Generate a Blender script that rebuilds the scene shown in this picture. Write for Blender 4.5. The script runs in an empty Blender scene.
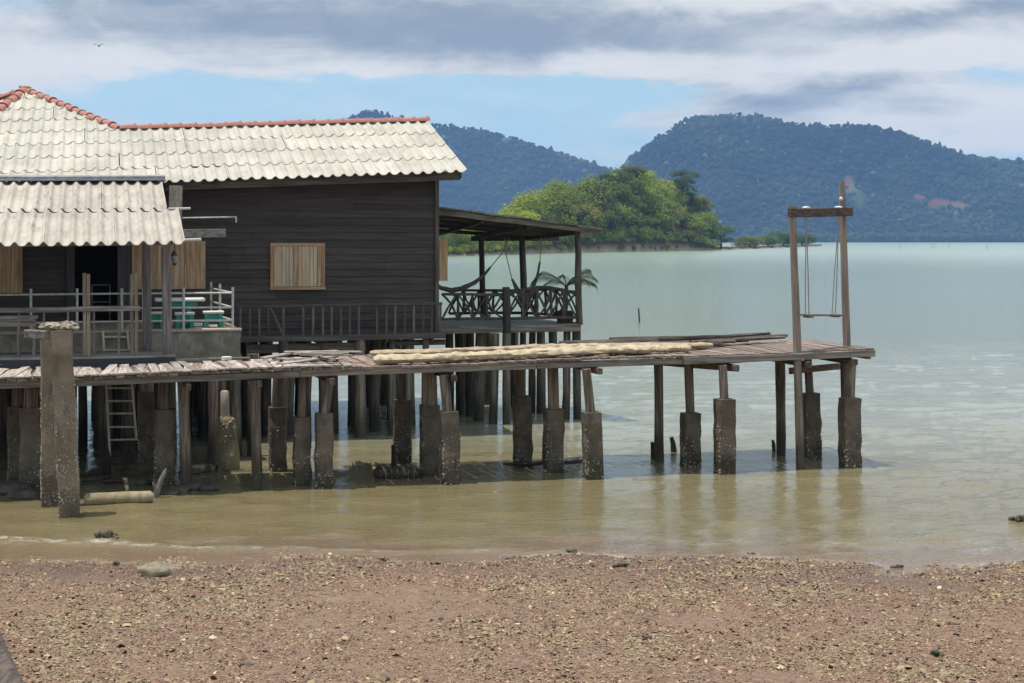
import bpy, bmesh, math, random
import numpy as np
from mathutils import Vector, noise as mnoise

random.seed(7)
rng = np.random.default_rng(7)
sc = bpy.context.scene
col = sc.collection
R = math.radians

# ------------------------------------------------------------------ camera
F, CX, HY, EYE = 1600.0, 512.0, 240.0, 3.5      # focal length (px), horizon row, eye height above the sea
cam_d = bpy.data.cameras.new('camera')
cam = bpy.data.objects.new('camera', cam_d)
col.objects.link(cam)
cam.location = (0, 0, EYE)
cam.rotation_euler = (R(90), 0, 0)
cam_d.sensor_width = 36.0
cam_d.lens = 36.0 * F / 1024.0
cam_d.shift_y = -(341.5 - HY) / 1024.0
cam_d.clip_start = 0.1
cam_d.clip_end = 20000
sc.camera = cam

# ------------------------------------------------------------------ light
SUN_EL, SUN_AZ = R(79), R(-101)                   # azimuth from +Y towards +X
sdir = Vector((math.cos(SUN_EL) * math.sin(SUN_AZ), math.cos(SUN_EL) * math.cos(SUN_AZ), math.sin(SUN_EL)))
sun_d = bpy.data.lights.new('sun', 'SUN')
sun_d.energy = 3.7
sun_d.angle = R(0.55)
sun_d.color = (1.0, 0.94, 0.84)
sun = bpy.data.objects.new('sun', sun_d)
col.objects.link(sun)
sun.rotation_euler = sdir.to_track_quat('Z', 'Y').to_euler()
sun.location = (0, 0, 60)

sc.view_settings.view_transform = 'Standard'
sc.view_settings.look = 'None'
sc.view_settings.exposure = 0.16
sc.view_settings.gamma = 1.0
sc.view_settings.use_curve_mapping = False
sc.cycles.use_denoising = True
sc.cycles.volume_bounces = 1
sc.cycles.max_bounces = 8
sc.cycles.diffuse_bounces = 3
sc.cycles.caustics_reflective = False
sc.cycles.caustics_refractive = False
sc.cycles.sample_clamp_indirect = 6.0


class NT:
    """small helper for node graphs"""
    def __init__(self, tree):
        self.t = tree
        self.n = tree.nodes
        self.l = tree.links

    def node(self, kind, **kw):
        nd = self.n.new(kind)
        for k, v in kw.items():
            setattr(nd, k, v)
        return nd

    def put(self, sock, val):
        if val is None:
            return
        if isinstance(val, bpy.types.NodeSocket):
            self.l.new(val, sock)
        else:
            if isinstance(val, (tuple, list)) and len(val) == 3 and sock.type == 'RGBA':
                val = (*val, 1)
            sock.default_value = val

    def math(self, op, a, b=None, c=None, clamp=False):
        nd = self.node('ShaderNodeMath', operation=op, use_clamp=clamp)
        for i, v in enumerate((a, b, c)):
            if v is not None:
                self.put(nd.inputs[i], v)
        return nd.outputs[0]

    def vmath(self, op, a, b=None):
        nd = self.node('ShaderNodeVectorMath', operation=op)
        self.put(nd.inputs[0], a)
        if b is not None:
            self.put(nd.inputs[1], b)
        return nd.outputs[0]

    def mix(self, f, a, b, blend='MIX'):
        nd = self.node('ShaderNodeMix', data_type='RGBA', blend_type=blend)
        self.put(nd.inputs[0], f)
        self.put(nd.inputs[6], a)
        self.put(nd.inputs[7], b)
        return nd.outputs[2]

    def noise(self, vec, scale, detail=4, rough=0.55, dist=0.0):
        nd = self.node('ShaderNodeTexNoise')
        if vec is not None:
            self.put(nd.inputs['Vector'], vec)
        nd.inputs['Scale'].default_value = scale
        nd.inputs['Detail'].default_value = detail
        nd.inputs['Roughness'].default_value = rough
        nd.inputs['Distortion'].default_value = dist
        return nd.outputs['Fac']

    def mapping(self, vec, scale=(1, 1, 1), loc=(0, 0, 0), rot=(0, 0, 0)):
        nd = self.node('ShaderNodeMapping')
        self.put(nd.inputs['Vector'], vec)
        nd.inputs['Scale'].default_value = scale
        self.put(nd.inputs['Location'], loc)
        nd.inputs['Rotation'].default_value = rot
        return nd.outputs[0]

    def smooth(self, v, lo, hi, to0=0.0, to1=1.0):
        nd = self.node('ShaderNodeMapRange', interpolation_type='SMOOTHSTEP')
        self.put(nd.inputs[0], v)
        for i, x in enumerate((lo, hi, to0, to1)):
            nd.inputs[1 + i].default_value = x
        return nd.outputs[0]

    def sep(self, v):
        nd = self.node('ShaderNodeSeparateXYZ')
        self.put(nd.inputs[0], v)
        return nd.outputs

    def comb(self, x, y, z):
        nd = self.node('ShaderNodeCombineXYZ')
        for i, v in enumerate((x, y, z)):
            self.put(nd.inputs[i], v)
        return nd.outputs[0]


# ------------------------------------------------------------------ sky
world = bpy.data.worlds.new('World')
sc.world = world
world.use_nodes = True
w = NT(world.node_tree)
w.n.clear()
sky = w.node('ShaderNodeTexSky', sky_type='NISHITA')
sky.sun_disc = False
sky.sun_elevation = SUN_EL
sky.sun_rotation = SUN_AZ
sky.air_density = 1.0
sky.dust_density = 0.6
sky.ozone_density = 1.6
tc = w.node('ShaderNodeTexCoord')
dx, dy, dz = w.sep(tc.outputs['Generated'])
den = w.math('ADD', w.math('MAXIMUM', dz, 0.0), 0.05)
pl = w.comb(w.math('DIVIDE', dx, den), w.math('DIVIDE', dy, den), 0.0)
warp = w.noise(w.mapping(pl, (0.9, 0.9, 1), (3.1, 0.4, 0)), 1.0, 5, 0.6)
fb = w.noise(w.mapping(pl, (0.42, 0.75, 1), (11.3, 4.2, 0)), 1.0, 7, 0.56, 0.25)
gen = tc.outputs['Generated']


def cloud_noise(off=0.0):
    p = w.vmath('ADD', gen, (0.0, 0.0, off))
    big = w.noise(w.mapping(p, (7, 7, 22), (0.3, 0.0, 0.1)), 1.0, 6, 0.58, 0.6)
    puff = w.noise(w.mapping(p, (20, 20, 46), (1.7, 0.2, 0.5)), 1.0, 5, 0.6, 0.4)
    return w.math('ADD', w.math('MULTIPLY', big, 0.62), w.math('MULTIPLY', puff, 0.38))


fine = cloud_noise()
emb = w.math('SUBTRACT', fine, cloud_noise(0.009))          # positive on the tops of the billows
# broad cloud banks: (centre x, centre elevation, half width, half height, amount)
ahead = w.smooth(dy, 0.2, 0.6)


def blob(cx, cz, rx, rz, amt):
    a = w.math('DIVIDE', w.math('SUBTRACT', wx, cx), rx)
    b = w.math('DIVIDE', w.math('SUBTRACT', wz, cz), rz)
    r2 = w.math('ADD', w.math('MULTIPLY', a, a), w.math('MULTIPLY', b, b))
    e = w.math('POWER', 2.718, w.math('MULTIPLY', r2, -1.0))
    return w.math('MULTIPLY', w.math('MULTIPLY', e, amt), ahead)


wx = w.math('ADD', dx, w.math('MULTIPLY', w.math('SUBTRACT', warp, 0.5), 0.10))
wz = w.math('ADD', dz, w.math('MULTIPLY', w.math('SUBTRACT', fine, 0.5), 0.05))


def elev(y):
    return (HY - y) / F


dens = w.math('ADD', w.math('MULTIPLY', fb, 0.55), w.math('MULTIPLY', fine, 0.62))
for b in ((-0.10, elev(20), 0.30, 0.030, 0.26), (0.12, elev(28), 0.22, 0.022, 0.20), (0.28, elev(15), 0.16, 0.014, 0.2),
          (-0.27, elev(80), 0.14, 0.024, 0.14), (0.02, elev(70), 0.30, 0.009, 0.14), (0.16, elev(72), 0.14, 0.026, 0.22),
          (0.25, elev(62), 0.08, 0.030, 0.14), (0.29, elev(130), 0.07, 0.018, 0.20), (0.20, elev(105), 0.1, 0.012, 0.1),
          (-0.08, elev(95), 0.17, 0.012, -0.22), (0.01, elev(115), 0.10, 0.022, -0.20), (0.285, elev(84), 0.045, 0.009, -0.26),
          (-0.21, elev(93), 0.05, 0.007, -0.16), (-0.30, elev(14), 0.04, 0.012, -0.1)):
    dens = w.math('ADD', dens, blob(*b))
mask = w.math('MAXIMUM', w.smooth(dens, 0.47, 0.74), w.smooth(fine, 0.25, 0.8, 0.08, 0.5))
# thick parts show their grey undersides
thick = w.noise(w.mapping(pl, (0.35, 0.9, 1), (2.3, 8.2, 0)), 1.0, 6, 0.55, 0.3)
for b in ((-0.13, elev(22), 0.26, 0.030, 0.34), (0.08, elev(36), 0.17, 0.017, 0.36), (0.22, elev(88), 0.09, 0.014, 0.22), (0.31, elev(19), 0.10, 0.007, 0.36), (0.17, elev(97), 0.06, 0.008, 0.22), (-0.13, elev(5), 0.25, 0.02, 0.16),
          (0.20, elev(4), 0.12, 0.010, -0.30), (0.02, elev(73), 0.45, 0.012, -0.28), (-0.30, elev(24), 0.03, 0.016, -0.22), (0.12, elev(12), 0.03, .01, -.15),
          (0.29, elev(130), 0.06, 0.015, -0.25), (0.22, elev(60), 0.08, 0.012, -0.15)):
    thick = w.math('ADD', thick, blob(*b))
thick = w.math('ADD', thick, w.math('MULTIPLY', w.math('SUBTRACT', fine, 0.5), 1.05))
thick = w.math('SUBTRACT', thick, w.math('MULTIPLY', emb, 1.5))
grey = w.smooth(thick, 0.32, 1.04)
cloud = w.mix(grey, (7.25, 7.05, 6.65), (2.45, 2.8, 3.3))
blue = w.mix(0.75, sky.outputs[0], (3.6, 6.2, 7.5))
final = w.mix(w.math('MULTIPLY', mask, 0.95), blue, cloud)
bg = w.node('ShaderNodeBackground')
w.put(bg.inputs[0], final)
bg.inputs[1].default_value = 0.108
world.cycles.sampling_method = 'MANUAL'
world.cycles.sample_map_resolution = 512
wo = w.node('ShaderNodeOutputWorld')
w.l.new(bg.outputs[0], wo.inputs[0])

# ------------------------------------------------------------------ the pier frame: u along the jetty, v away from the camera
ANG = R(14.7)
CA, SA = math.cos(ANG), math.sin(ANG)
OY = 23.34


def to_world(u, v, z=0.0):
    return Vector((u * CA - v * SA, OY + u * SA + v * CA, z))


def to_uv(X, Y):
    return X * CA + (Y - OY) * SA, -X * SA + (Y - OY) * CA


def U(x, v):
    """u of the image column x on the line at depth v"""
    k = (x - CX) / F
    return (k * (OY + v * CA) + v * SA) / (CA - k * SA)


def Zat(y, u, v):
    return EYE - (y - HY) / F * (OY + u * SA + v * CA)


def water_uv(x, y):
    Y = EYE * F / (y - HY)
    return to_uv((x - CX) / F * Y, Y)


def PX(x, y, v):
    u = U(x, v)
    return (u, v, Zat(y, u, v))


# ------------------------------------------------------------------ mesh builder
class MB:
    def __init__(self):
        self.v, self.f = [], []

    def add(self, vs, fs):
        o = len(self.v)
        self.v += [tuple(p) for p in vs]
        self.f += [tuple(i + o for i in f) for f in fs]
        return self

    def box(self, u0, u1, v0, v1, z0, z1):
        vs = [(u0, v0, z0), (u1, v0, z0), (u1, v1, z0), (u0, v1, z0), (u0, v0, z1), (u1, v0, z1), (u1, v1, z1), (u0, v1, z1)]
        return self.add(vs, [(0, 3, 2, 1), (4, 5, 6, 7), (0, 1, 5, 4), (1, 2, 6, 5), (2, 3, 7, 6), (3, 0, 4, 7)])

    def bar(self, p0, p1, w_, h_, up=(0, 0, 1), segs=1, jit=0.0, ch=0.12, taper=1.0):
        """chamfered rectangular timber from p0 to p1"""
        p0, p1 = Vector(p0), Vector(p1)
        d = (p1 - p0).normalized()
        upv = Vector(up)
        if abs(d.dot(upv)) > 0.95:
            upv = Vector((0, 1, 0))
        s = d.cross(upv).normalized()
        t = s.cross(d).normalized()
        hw, hh = w_ / 2, h_ / 2
        c = min(hw, hh) * ch * 2
        prof = [(-hw + c, -hh), (hw - c, -hh), (hw, -hh + c), (hw, hh - c), (hw - c, hh), (-hw + c, hh), (-hw, hh - c), (-hw, -hh + c)]
        vs, fs = [], []
        off = Vector((0, 0, 0))
        for i in range(segs + 1):
            q = p0.lerp(p1, i / segs)
            k = 1 + (taper - 1) * i / segs
            if jit and 0 < i < segs:
                off = s * random.uniform(-jit, jit) + t * random.uniform(-jit, jit)
            else:
                off = Vector((0, 0, 0))
            for a, b in prof:
                jj = jit * 0.4
                vs.append(q + off + s * (a * k + random.uniform(-jj, jj)) + t * (b * k + random.uniform(-jj, jj)))
        for i in range(segs):
            for j in range(8):
                a, b = i * 8 + j, i * 8 + (j + 1) % 8
                fs.append((a, b, b + 8, a + 8))
        fs.append(tuple(reversed(range(8))))
        fs.append(tuple(range(segs * 8, segs * 8 + 8)))
        return self.add(vs, fs)

    def tube(self, pts, radii, n=8, jit=0.0, squash=None):
        pts = [Vector(p) for p in pts]
        if not isinstance(radii, (list, tuple)):
            radii = [radii] * len(pts)
        vs, fs = [], []
        ref = Vector((0.31, 0.87, 0.37))
        for i, p in enumerate(pts):
            d = (pts[min(i + 1, len(pts) - 1)] - pts[max(i - 1, 0)]).normalized()
            s = d.cross(ref)
            if s.length < 0.1:
                s = d.cross(Vector((1, 0, 0)))
            s.normalize()
            t = d.cross(s).normalized()
            for j in range(n):
                a = 2 * math.pi * j / n
                r = radii[i] * (1 + random.uniform(-jit, jit))
                o = s * math.cos(a) * r + t * math.sin(a) * r
                if squash:
                    o.z *= squash
                vs.append(p + o)
        for i in range(len(pts) - 1):
            for j in range(n):
                a, b = i * n + j, i * n + (j + 1) % n
                fs.append((a, a + n, b + n, b))
        fs.append(tuple(range(n)))
        m = (len(pts) - 1) * n
        fs.append(tuple(reversed(range(m, m + n))))
        return self.add(vs, fs)

    def lump(self, c, r, sub=2, amp=0.25, freq=1.5, flat=None):
        bm = bmesh.new()
        bmesh.ops.create_icosphere(bm, subdivisions=sub, radius=1.0)
        sd = Vector((random.uniform(0, 90), random.uniform(0, 90), 3))
        vs = []
        for v in bm.verts:
            k = 1 + amp * mnoise.noise(v.co * freq + sd) + amp * 0.5 * mnoise.noise(v.co * freq * 2.7 + sd)
            vs.append((c[0] + v.co.x * r[0] * k, c[1] + v.co.y * r[1] * k, c[2] + v.co.z * r[2] * k))
        fs = [tuple(v.index for v in f.verts) for f in bm.faces]
        bm.free()
        return self.add(vs, fs)


ORG = {}


def setp(o, label=None, cat=None, group=None, kind=None):
    for k, v in (('label', label), ('category', cat), ('group', group), ('kind', kind)):
        if v:
            o[k] = v
    return o


def mesh_from(vs, fs, name, m, smooth):
    me = bpy.data.meshes.new(name)
    me.from_pydata(vs, [], fs)
    if m:
        me.materials.append(m)
    if smooth:
        me.polygons.foreach_set('use_smooth', [True] * len(me.polygons))
        me.set_sharp_from_angle(angle=R(48))
    me.update()
    return me


def put(name, mb, m, parent=None, smooth=False, world_frame=False):
    """link a builder as ONE mesh object; coordinates are (u, v, z), or world ones"""
    a = np.array(mb.v, dtype=float)
    lo, hi = a.min(0), a.max(0)
    c = (lo + hi) / 2
    if parent is None:
        c[2] = lo[2]
    me = mesh_from((a - c).tolist(), mb.f, name, m, smooth)
    o = bpy.data.objects.new(name, me)
    col.objects.link(o)
    c = Vector(c)
    if parent is not None:
        o.parent = parent
        o.location = c - ORG[parent.name]
    elif world_frame:
        o.location = c
    else:
        o.location = to_world(*c)
        o.rotation_euler = (0, 0, ANG)
    ORG[o.name] = c
    return o


def instance(name, me, c, parent, rot=(0, 0, 0)):
    o = bpy.data.objects.new(name, me)
    col.objects.link(o)
    o.parent = parent
    o.location = Vector(c) - ORG[parent.name]
    o.rotation_euler = rot
    ORG[o.name] = Vector(c)
    return o


def empty(name, base, parent=None, world_frame=False):
    o = bpy.data.objects.new(name, None)
    o.empty_display_size = 0.3
    col.objects.link(o)
    b = Vector(base)
    if parent is not None:
        o.parent = parent
        o.location = b - ORG[parent.name]
    elif world_frame:
        o.location = b
    else:
        o.location = to_world(*b)
        o.rotation_euler = (0, 0, ANG)
    ORG[o.name] = b
    return o


# ------------------------------------------------------------------ materials
MATS = {}


def newmat(name):
    m = bpy.data.materials.new(name)
    m.use_nodes = True
    t = NT(m.node_tree)
    t.n.clear()
    out = t.node('ShaderNodeOutputMaterial')
    b = t.node('ShaderNodeBsdfPrincipled')
    t.l.new(b.outputs[0], out.inputs[0])
    return m, t, b


def bump(t, b, h, strength, dist=0.02):
    n = t.node('ShaderNodeBump')
    n.inputs['Strength'].default_value = strength
    n.inputs['Distance'].default_value = dist
    t.put(n.inputs['Height'], h)
    t.l.new(n.outputs[0], b.inputs['Normal'])


def wood(key, c1, c2, axis='u', rough=0.8, vary=0.35, grain=26, tide=False, stain=0.5):
    k = (key, axis)
    if k in MATS:
        return MATS[k]
    m, t, b = newmat('%s_%s' % (key, axis))
    tc_ = t.node('ShaderNodeTexCoord')
    oi = t.node('ShaderNodeObjectInfo')
    off = t.math('MULTIPLY', oi.outputs['Random'], 40.0)
    vec = t.vmath('ADD', tc_.outputs['Object'], t.comb(off, off, off))
    s = {'u': (0.06, 1, 1), 'v': (1, 0.06, 1), 'z': (1, 1, 0.06)}[axis]
    g = t.noise(t.mapping(vec, s), grain, 5, 0.6, 0.3)
    big = t.noise(t.mapping(vec, tuple(0.4 + 0.6 * q for q in s)), 2.6, 5, 0.6)
    c = t.mix(t.smooth(g, 0.36, 0.64), c1, c2)
    c = t.mix(t.math('MULTIPLY', t.smooth(big, 0.5, 0.78), stain), c, tuple(q * 0.45 for q in c1))
    val = t.math('ADD', t.math('MULTIPLY', oi.outputs['Random'], vary * 2), 1 - vary)
    c = t.mix(1.0, c, t.comb(val, val, val), 'MULTIPLY')
    if tide:
        geo = t.node('ShaderNodeNewGeometry')
        z = t.sep(geo.outputs['Position'])[2]
        zn = t.math('ADD', z, t.math('MULTIPLY', t.math('SUBTRACT', big, 0.5), 0.5))
        c = t.mix(t.smooth(zn, 0.25, 0.7, 0.75, 0.0), c, (0.035, 0.030, 0.018))
        vor = t.node('ShaderNodeTexVoronoi')
        t.put(vor.inputs['Vector'], vec)
        vor.inputs['Scale'].default_value = 45
        sp = t.math('MULTIPLY', t.smooth(vor.outputs['Distance'], 0.28, 0.14), t.smooth(t.noise(vec, 9, 3), 0.55, 0.66))
        c = t.mix(t.math('MULTIPLY', sp, t.smooth(z, 1.0, 0.6)), c, (0.42, 0.40, 0.34))
    t.put(b.inputs['Base Color'], c)
    b.inputs['Roughness'].default_value = rough
    bump(t, b, g, 0.5, 0.012)
    MATS[k] = m
    return m


def concrete(key, c1, c2, barn=0.5, z1=1.2, stain=0.7):
    if key in MATS:
        return MATS[key]
    m, t, b = newmat(key)
    tc_ = t.node('ShaderNodeTexCoord')
    oi = t.node('ShaderNodeObjectInfo')
    geo = t.node('ShaderNodeNewGeometry')
    off = t.math('MULTIPLY', oi.outputs['Random'], 40.0)
    vec = t.vmath('ADD', tc_.outputs['Object'], t.comb(off, off, off))
    z = t.sep(geo.outputs['Position'])[2]
    n1 = t.noise(vec, 3.5, 6, 0.65)
    n2 = t.noise(t.mapping(vec, (1, 1, 0.25)), 11, 5, 0.65)
    n3 = t.noise(vec, 60, 3, 0.6)
    c = t.mix(t.smooth(n1, 0.35, 0.68), c1, c2)
    c = t.mix(t.math('MULTIPLY', t.smooth(n2, 0.5, 0.72), 0.6), c, tuple(q * 0.4 for q in c1))
    zn = t.math('ADD', z, t.math('MULTIPLY', t.math('SUBTRACT', n1, 0.5), 0.7))
    c = t.mix(t.smooth(zn, 0.02, 0.45, stain, 0.0), c, (0.03, 0.026, 0.016))
    vor = t.node('ShaderNodeTexVoronoi')
    t.put(vor.inputs['Vector'], vec)
    vor.inputs['Scale'].default_value = 48
    sp = t.math('MULTIPLY', t.smooth(vor.outputs['Distance'], 0.34, 0.16), t.smooth(t.noise(vec, 5, 4, 0.75), 0.38, 0.54))
    c = t.mix(t.math('MULTIPLY', t.math('MULTIPLY', sp, barn), t.smooth(zn, z1 + 0.25, z1 - 0.25)), c, (0.55, 0.50, 0.43))
    t.put(b.inputs['Base Color'], c)
    b.inputs['Roughness'].default_value = 0.9
    hgt = t.math('ADD', t.math('MULTIPLY', n3, 0.5), t.math('MULTIPLY', sp, 0.8))
    bump(t, b, hgt, 0.7, 0.02)
    MATS[key] = m
    return m


def plain(key, c1, c2=None, rough=0.6, scale=8, metal=0.0, bmp=0.15):
    if key in MATS:
        return MATS[key]
    m, t, b = newmat(key)
    tc_ = t.node('ShaderNodeTexCoord')
    c2 = c2 or tuple(q * 0.6 for q in c1)
    n1 = t.noise(tc_.outputs['Object'], scale, 6, 0.62)
    t.put(b.inputs['Base Color'], t.mix(t.smooth(n1, 0.35, 0.7), c1, c2))
    b.inputs['Roughness'].default_value = rough
    b.inputs['Metallic'].default_value = metal
    bump(t, b, t.noise(tc_.outputs['Object'], scale * 6, 4), bmp, 0.01)
    MATS[key] = m
    return m


def roof_mat(key, c1, c2, streak):
    if key in MATS:
        return MATS[key]
    m, t, b = newmat(key)
    tc_ = t.node('ShaderNodeTexCoord')
    oi = t.node('ShaderNodeObjectInfo')
    geo = t.node('ShaderNodeNewGeometry')
    vec = t.mapping(geo.outputs['Position'], (1, 1, 1), (0, 0, 0), (0, 0, -ANG))
    n1 = t.noise(vec, 1.6, 6, 0.62)
    n2 = t.noise(t.mapping(vec, (1, 0.12, 0.12)), 17, 5, 0.65)
    n3 = t.noise(vec, 30, 4, 0.6)
    c = t.mix(t.smooth(n1, 0.38, 0.7), c1, c2)
    c = t.mix(t.math('MULTIPLY', t.smooth(n2, 0.5, 0.75), streak), c, tuple(q * 0.5 for q in c2))
    c = t.mix(t.math('MULTIPLY', t.smooth(n3, 0.62, 0.72), 0.35), c, (0.22, 0.2, 0.16))
    val = t.math('ADD', t.math('MULTIPLY', oi.outputs['Random'], 0.15), 0.91)
    c = t.mix(1.0, c, t.comb(val, val, val), 'MULTIPLY')
    t.put(b.inputs['Base Color'], c)
    b.inputs['Roughness'].default_value = 0.85
    bump(t, b, n3, 0.3, 0.01)
    MATS[key] = m
    return m


def vcol_mat(key, rough=0.85, bmp=0.0, spec=0.5, trans=0.0):
    if key in MATS:
        return MATS[key]
    m, t, b = newmat(key)
    at = t.node('ShaderNodeVertexColor', layer_name='Col')
    t.put(b.inputs['Base Color'], at.outputs[0])
    b.inputs['Roughness'].default_value = rough
    b.inputs['Specular IOR Level'].default_value = spec
    if trans:
        out = [n for n in t.n if n.type == 'OUTPUT_MATERIAL'][0]
        tr = t.node('ShaderNodeBsdfTranslucent')
        t.put(tr.inputs[0], at.outputs[0])
        ms = t.node('ShaderNodeMixShader')
        ms.inputs[0].default_value = trans
        t.l.new(b.outputs[0], ms.inputs[1])
        t.l.new(tr.outputs[0], ms.inputs[2])
        t.l.new(ms.outputs[0], out.inputs[0])
    MATS[key] = m
    return m


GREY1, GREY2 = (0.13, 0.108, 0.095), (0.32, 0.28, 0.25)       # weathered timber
DARK1, DARK2 = (0.050, 0.040, 0.033), (0.13, 0.105, 0.085)    # dark timber of beams, joists and stakes
BROWN1, BROWN2 = (0.085, 0.055, 0.04), (0.19, 0.13, 0.10)     # jetty posts
def grey_wood(ax): return wood('weathered_wood', GREY1, GREY2, ax)
def pale_wood(ax): return wood('bleached_wood', (0.26, 0.21, 0.18), (0.50, 0.43, 0.38), ax, vary=0.3)
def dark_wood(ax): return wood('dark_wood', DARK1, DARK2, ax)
def brown_wood(ax): return wood('brown_wood', BROWN1, BROWN2, ax)
def pile_wood(ax='z'): return wood('pile_wood', (0.075, 0.060, 0.047), (0.21, 0.172, 0.138), ax, tide=True, vary=0.4)
def post_wood(ax='z'): return wood('post_wood', (0.095, 0.070, 0.055), (0.27, 0.205, 0.165), ax, tide=True, vary=0.25)
def deck_wood(ax='v'): return wood('deck_wood', (0.17, 0.115, 0.092), (0.32, 0.245, 0.205), ax, vary=0.28, stain=0.35)
SIDING = wood('painted_siding', (0.050, 0.036, 0.033), (0.082, 0.060, 0.054), 'u', rough=0.7, vary=0.18, stain=0.5)
SHUT = wood('shutter_wood', (0.40, 0.24, 0.135), (0.64, 0.43, 0.27), 'z', vary=0.15, stain=0.25)
SHUT_PALE = wood('shutter_panel_wood', (0.48, 0.36, 0.25), (0.62, 0.49, 0.36), 'z', vary=0.07, stain=0.3)
SLEEVE = concrete('pile_concrete', (0.105, 0.080, 0.060), (0.185, 0.145, 0.110), 0.6, 0.9)
BARN = concrete('barnacled_concrete', (0.19, 0.14, 0.10), (0.29, 0.225, 0.165), 0.95, 1.75)
CONC = concrete('terrace_concrete', (0.22, 0.185, 0.15), (0.40, 0.35, 0.29), 0.0)
CREAM = roof_mat('cream_roof_sheet', (0.55, 0.515, 0.455), (0.44, 0.405, 0.35), 0.45)
GREYSHEET = roof_mat('grey_roof_sheet', (0.53, 0.47, 0.415), (0.41, 0.36, 0.32), 0.8)
TERRA = plain('terracotta', (0.46, 0.20, 0.16), (0.34, 0.14, 0.115), 0.8, 7)
METAL = plain('white_metal', (0.62, 0.60, 0.58), (0.45, 0.40, 0.36), 0.45, 14)
FLASH = plain('lead_flashing', (0.34, 0.33, 0.36), (0.20, 0.19, 0.21), 0.6, 9)
BLACK = plain('dark_interior', (0.02, 0.018, 0.017), (0.012, 0.011, 0.010), 0.9, 5)

# ================================================================== SEA, BEACH
def fnoise(x, y, s, seed=0.0):
    return mnoise.noise(Vector((x * s + seed, y * s - seed, seed * 1.7)))


def shore_y(X):
    """distance of the water's edge at lateral position X"""
    return float(np.interp(X, [-16, -6, -2, 0.2, 1.5, 3.0, 4.2, 6.0, 16], [17.9, 17.62, 17.68, 17.74, 17.55, 17.2, 17.25, 17.4, 17.8]))


def beach_z(X, Y):
    d = shore_y(X) - Y
    z = 0.038 * d if d > 0 else 0.05 * d
    z += 0.035 * fnoise(X, Y, 0.5, 3.3) + 0.014 * fnoise(X, Y, 1.9, 8.1) + 0.008 * fnoise(X, Y, 6, 1.3)
    return max(z, -0.9)


nx, ny = 260, 200
xs = np.linspace(-20, 20, nx)
ys = np.concatenate([np.linspace(1.0, 10.5, 20), np.linspace(10.6, 19.5, 140), np.linspace(19.7, 40, 40)])
vv = [(x, y, beach_z(x, y)) for y in ys for x in xs]
ff = [(j * nx + i, j * nx + i + 1, (j + 1) * nx + i + 1, (j + 1) * nx + i) for j in range(ny - 1) for i in range(nx - 1)]
m, t, b = newmat('beach_sand')
geo = t.node('ShaderNodeNewGeometry')
pos = geo.outputs['Position']
pz = t.sep(pos)[2]
n1 = t.noise(pos, 0.9, 5, 0.6)
n2 = t.noise(pos, 14, 6, 0.65)
n3 = t.noise(pos, 70, 4, 0.6)
c = t.mix(t.smooth(n1, 0.35, 0.68), (0.205, 0.120, 0.088), (0.225, 0.150, 0.100))
c = t.mix(t.smooth(n2, 0.4, 0.7), c, (0.33, 0.215, 0.145))
c = t.mix(t.math('MULTIPLY', t.smooth(n3, 0.5, 0.7), 0.5), c, (0.11, 0.07, 0.055))
c = t.mix(t.smooth(pz, 0.085, 0.012, 0.0, 0.6), c, (0.085, 0.05, 0.04))
t.put(b.inputs['Base Color'], c)
t.put(b.inputs['Roughness'], t.smooth(pz, 0.0, 0.06, 0.35, 0.92))
bump(t, b, t.math('ADD', n2, t.math('MULTIPLY', n3, 0.6)), 0.8, 0.03)
beach = bpy.data.objects.new('beach', mesh_from(vv, ff, 'beach', m, True))
col.objects.link(beach)
setp(beach, kind='structure')

# sea: fine displaced grid near the shore, coarse beyond
sx = np.linspace(-24, 24, 420)
sy = 15.5 + (np.linspace(0, 1, 520) ** 1.6) * 75
gx, gy = np.meshgrid(sx, sy)
hz = np.zeros_like(gx)
for i in range(46):
    lam = rng.uniform(0.22, 1.5)
    th = rng.normal(math.pi / 2 + 0.15, 0.55)
    ph = rng.uniform(0, 6.28)
    k = 2 * math.pi / lam
    hz += 0.0023 * lam ** 0.8 * np.sin(k * (gx * math.cos(th) + gy * math.sin(th)) + ph + 1.3 * np.sin(0.7 * gx + 0.4 * gy * (i % 3 - 1) + i))
damp = np.clip((60 - gy) / 30, 0, 1) * np.clip((gy - 16.8) / 1.6, 0.25, 1)
hz *= damp * (0.75 + 0.4 * np.sin(gx * 0.55 + gy * 0.33) * np.sin(gy * 0.8 - gx * 0.21))
# the small swell breaking along the left shore
crest = np.interp(gx, [-24, -6.2, -4.6, -2.5, 0, 4, 24], [19.3, 18.75, 18.25, 17.98, 17.9, 17.6, 17.7])
amp = np.interp(gx, [-24, -6, -3, 0.5, 5], [0.05, 0.05, 0.04, 0.02, 0.012])
dc = gy - crest + 0.06 * np.sin(gx * 3.1) + 0.03 * np.sin(gx * 8.3)
hz += amp * np.exp(-(dc / np.where(dc < 0, 0.07, 0.26)) ** 2)
sv = np.stack([gx, gy, hz], -1).reshape(-1, 3)
n_, m_ = len(sx), len(sy)
ii = (np.arange(m_ - 1)[:, None] * n_ + np.arange(n_ - 1)[None, :]).reshape(-1)
sf = np.stack([ii, ii + 1, ii + n_ + 1, ii + n_], -1)
far = [(-9000, 90.5, 0), (9000, 90.5, 0), (9000, 12000, 0), (-9000, 12000, 0), (-9000, 15.5, 0), (-24, 15.5, 0), (-24, 90.5, 0),
       (24, 15.5, 0), (9000, 15.5, 0), (24, 90.5, 0)]
dep = np.ones(len(sv)) * 0.5
near = np.where((sv[:, 1] < 19.6) & (np.abs(sv[:, 0]) < 9))[0]
dep[near] = [sv[i, 2] - beach_z(sv[i, 0], sv[i, 1]) for i in near]
o_ = len(sv)
dep = np.concatenate([dep, np.ones(10) * 0.5])
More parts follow.
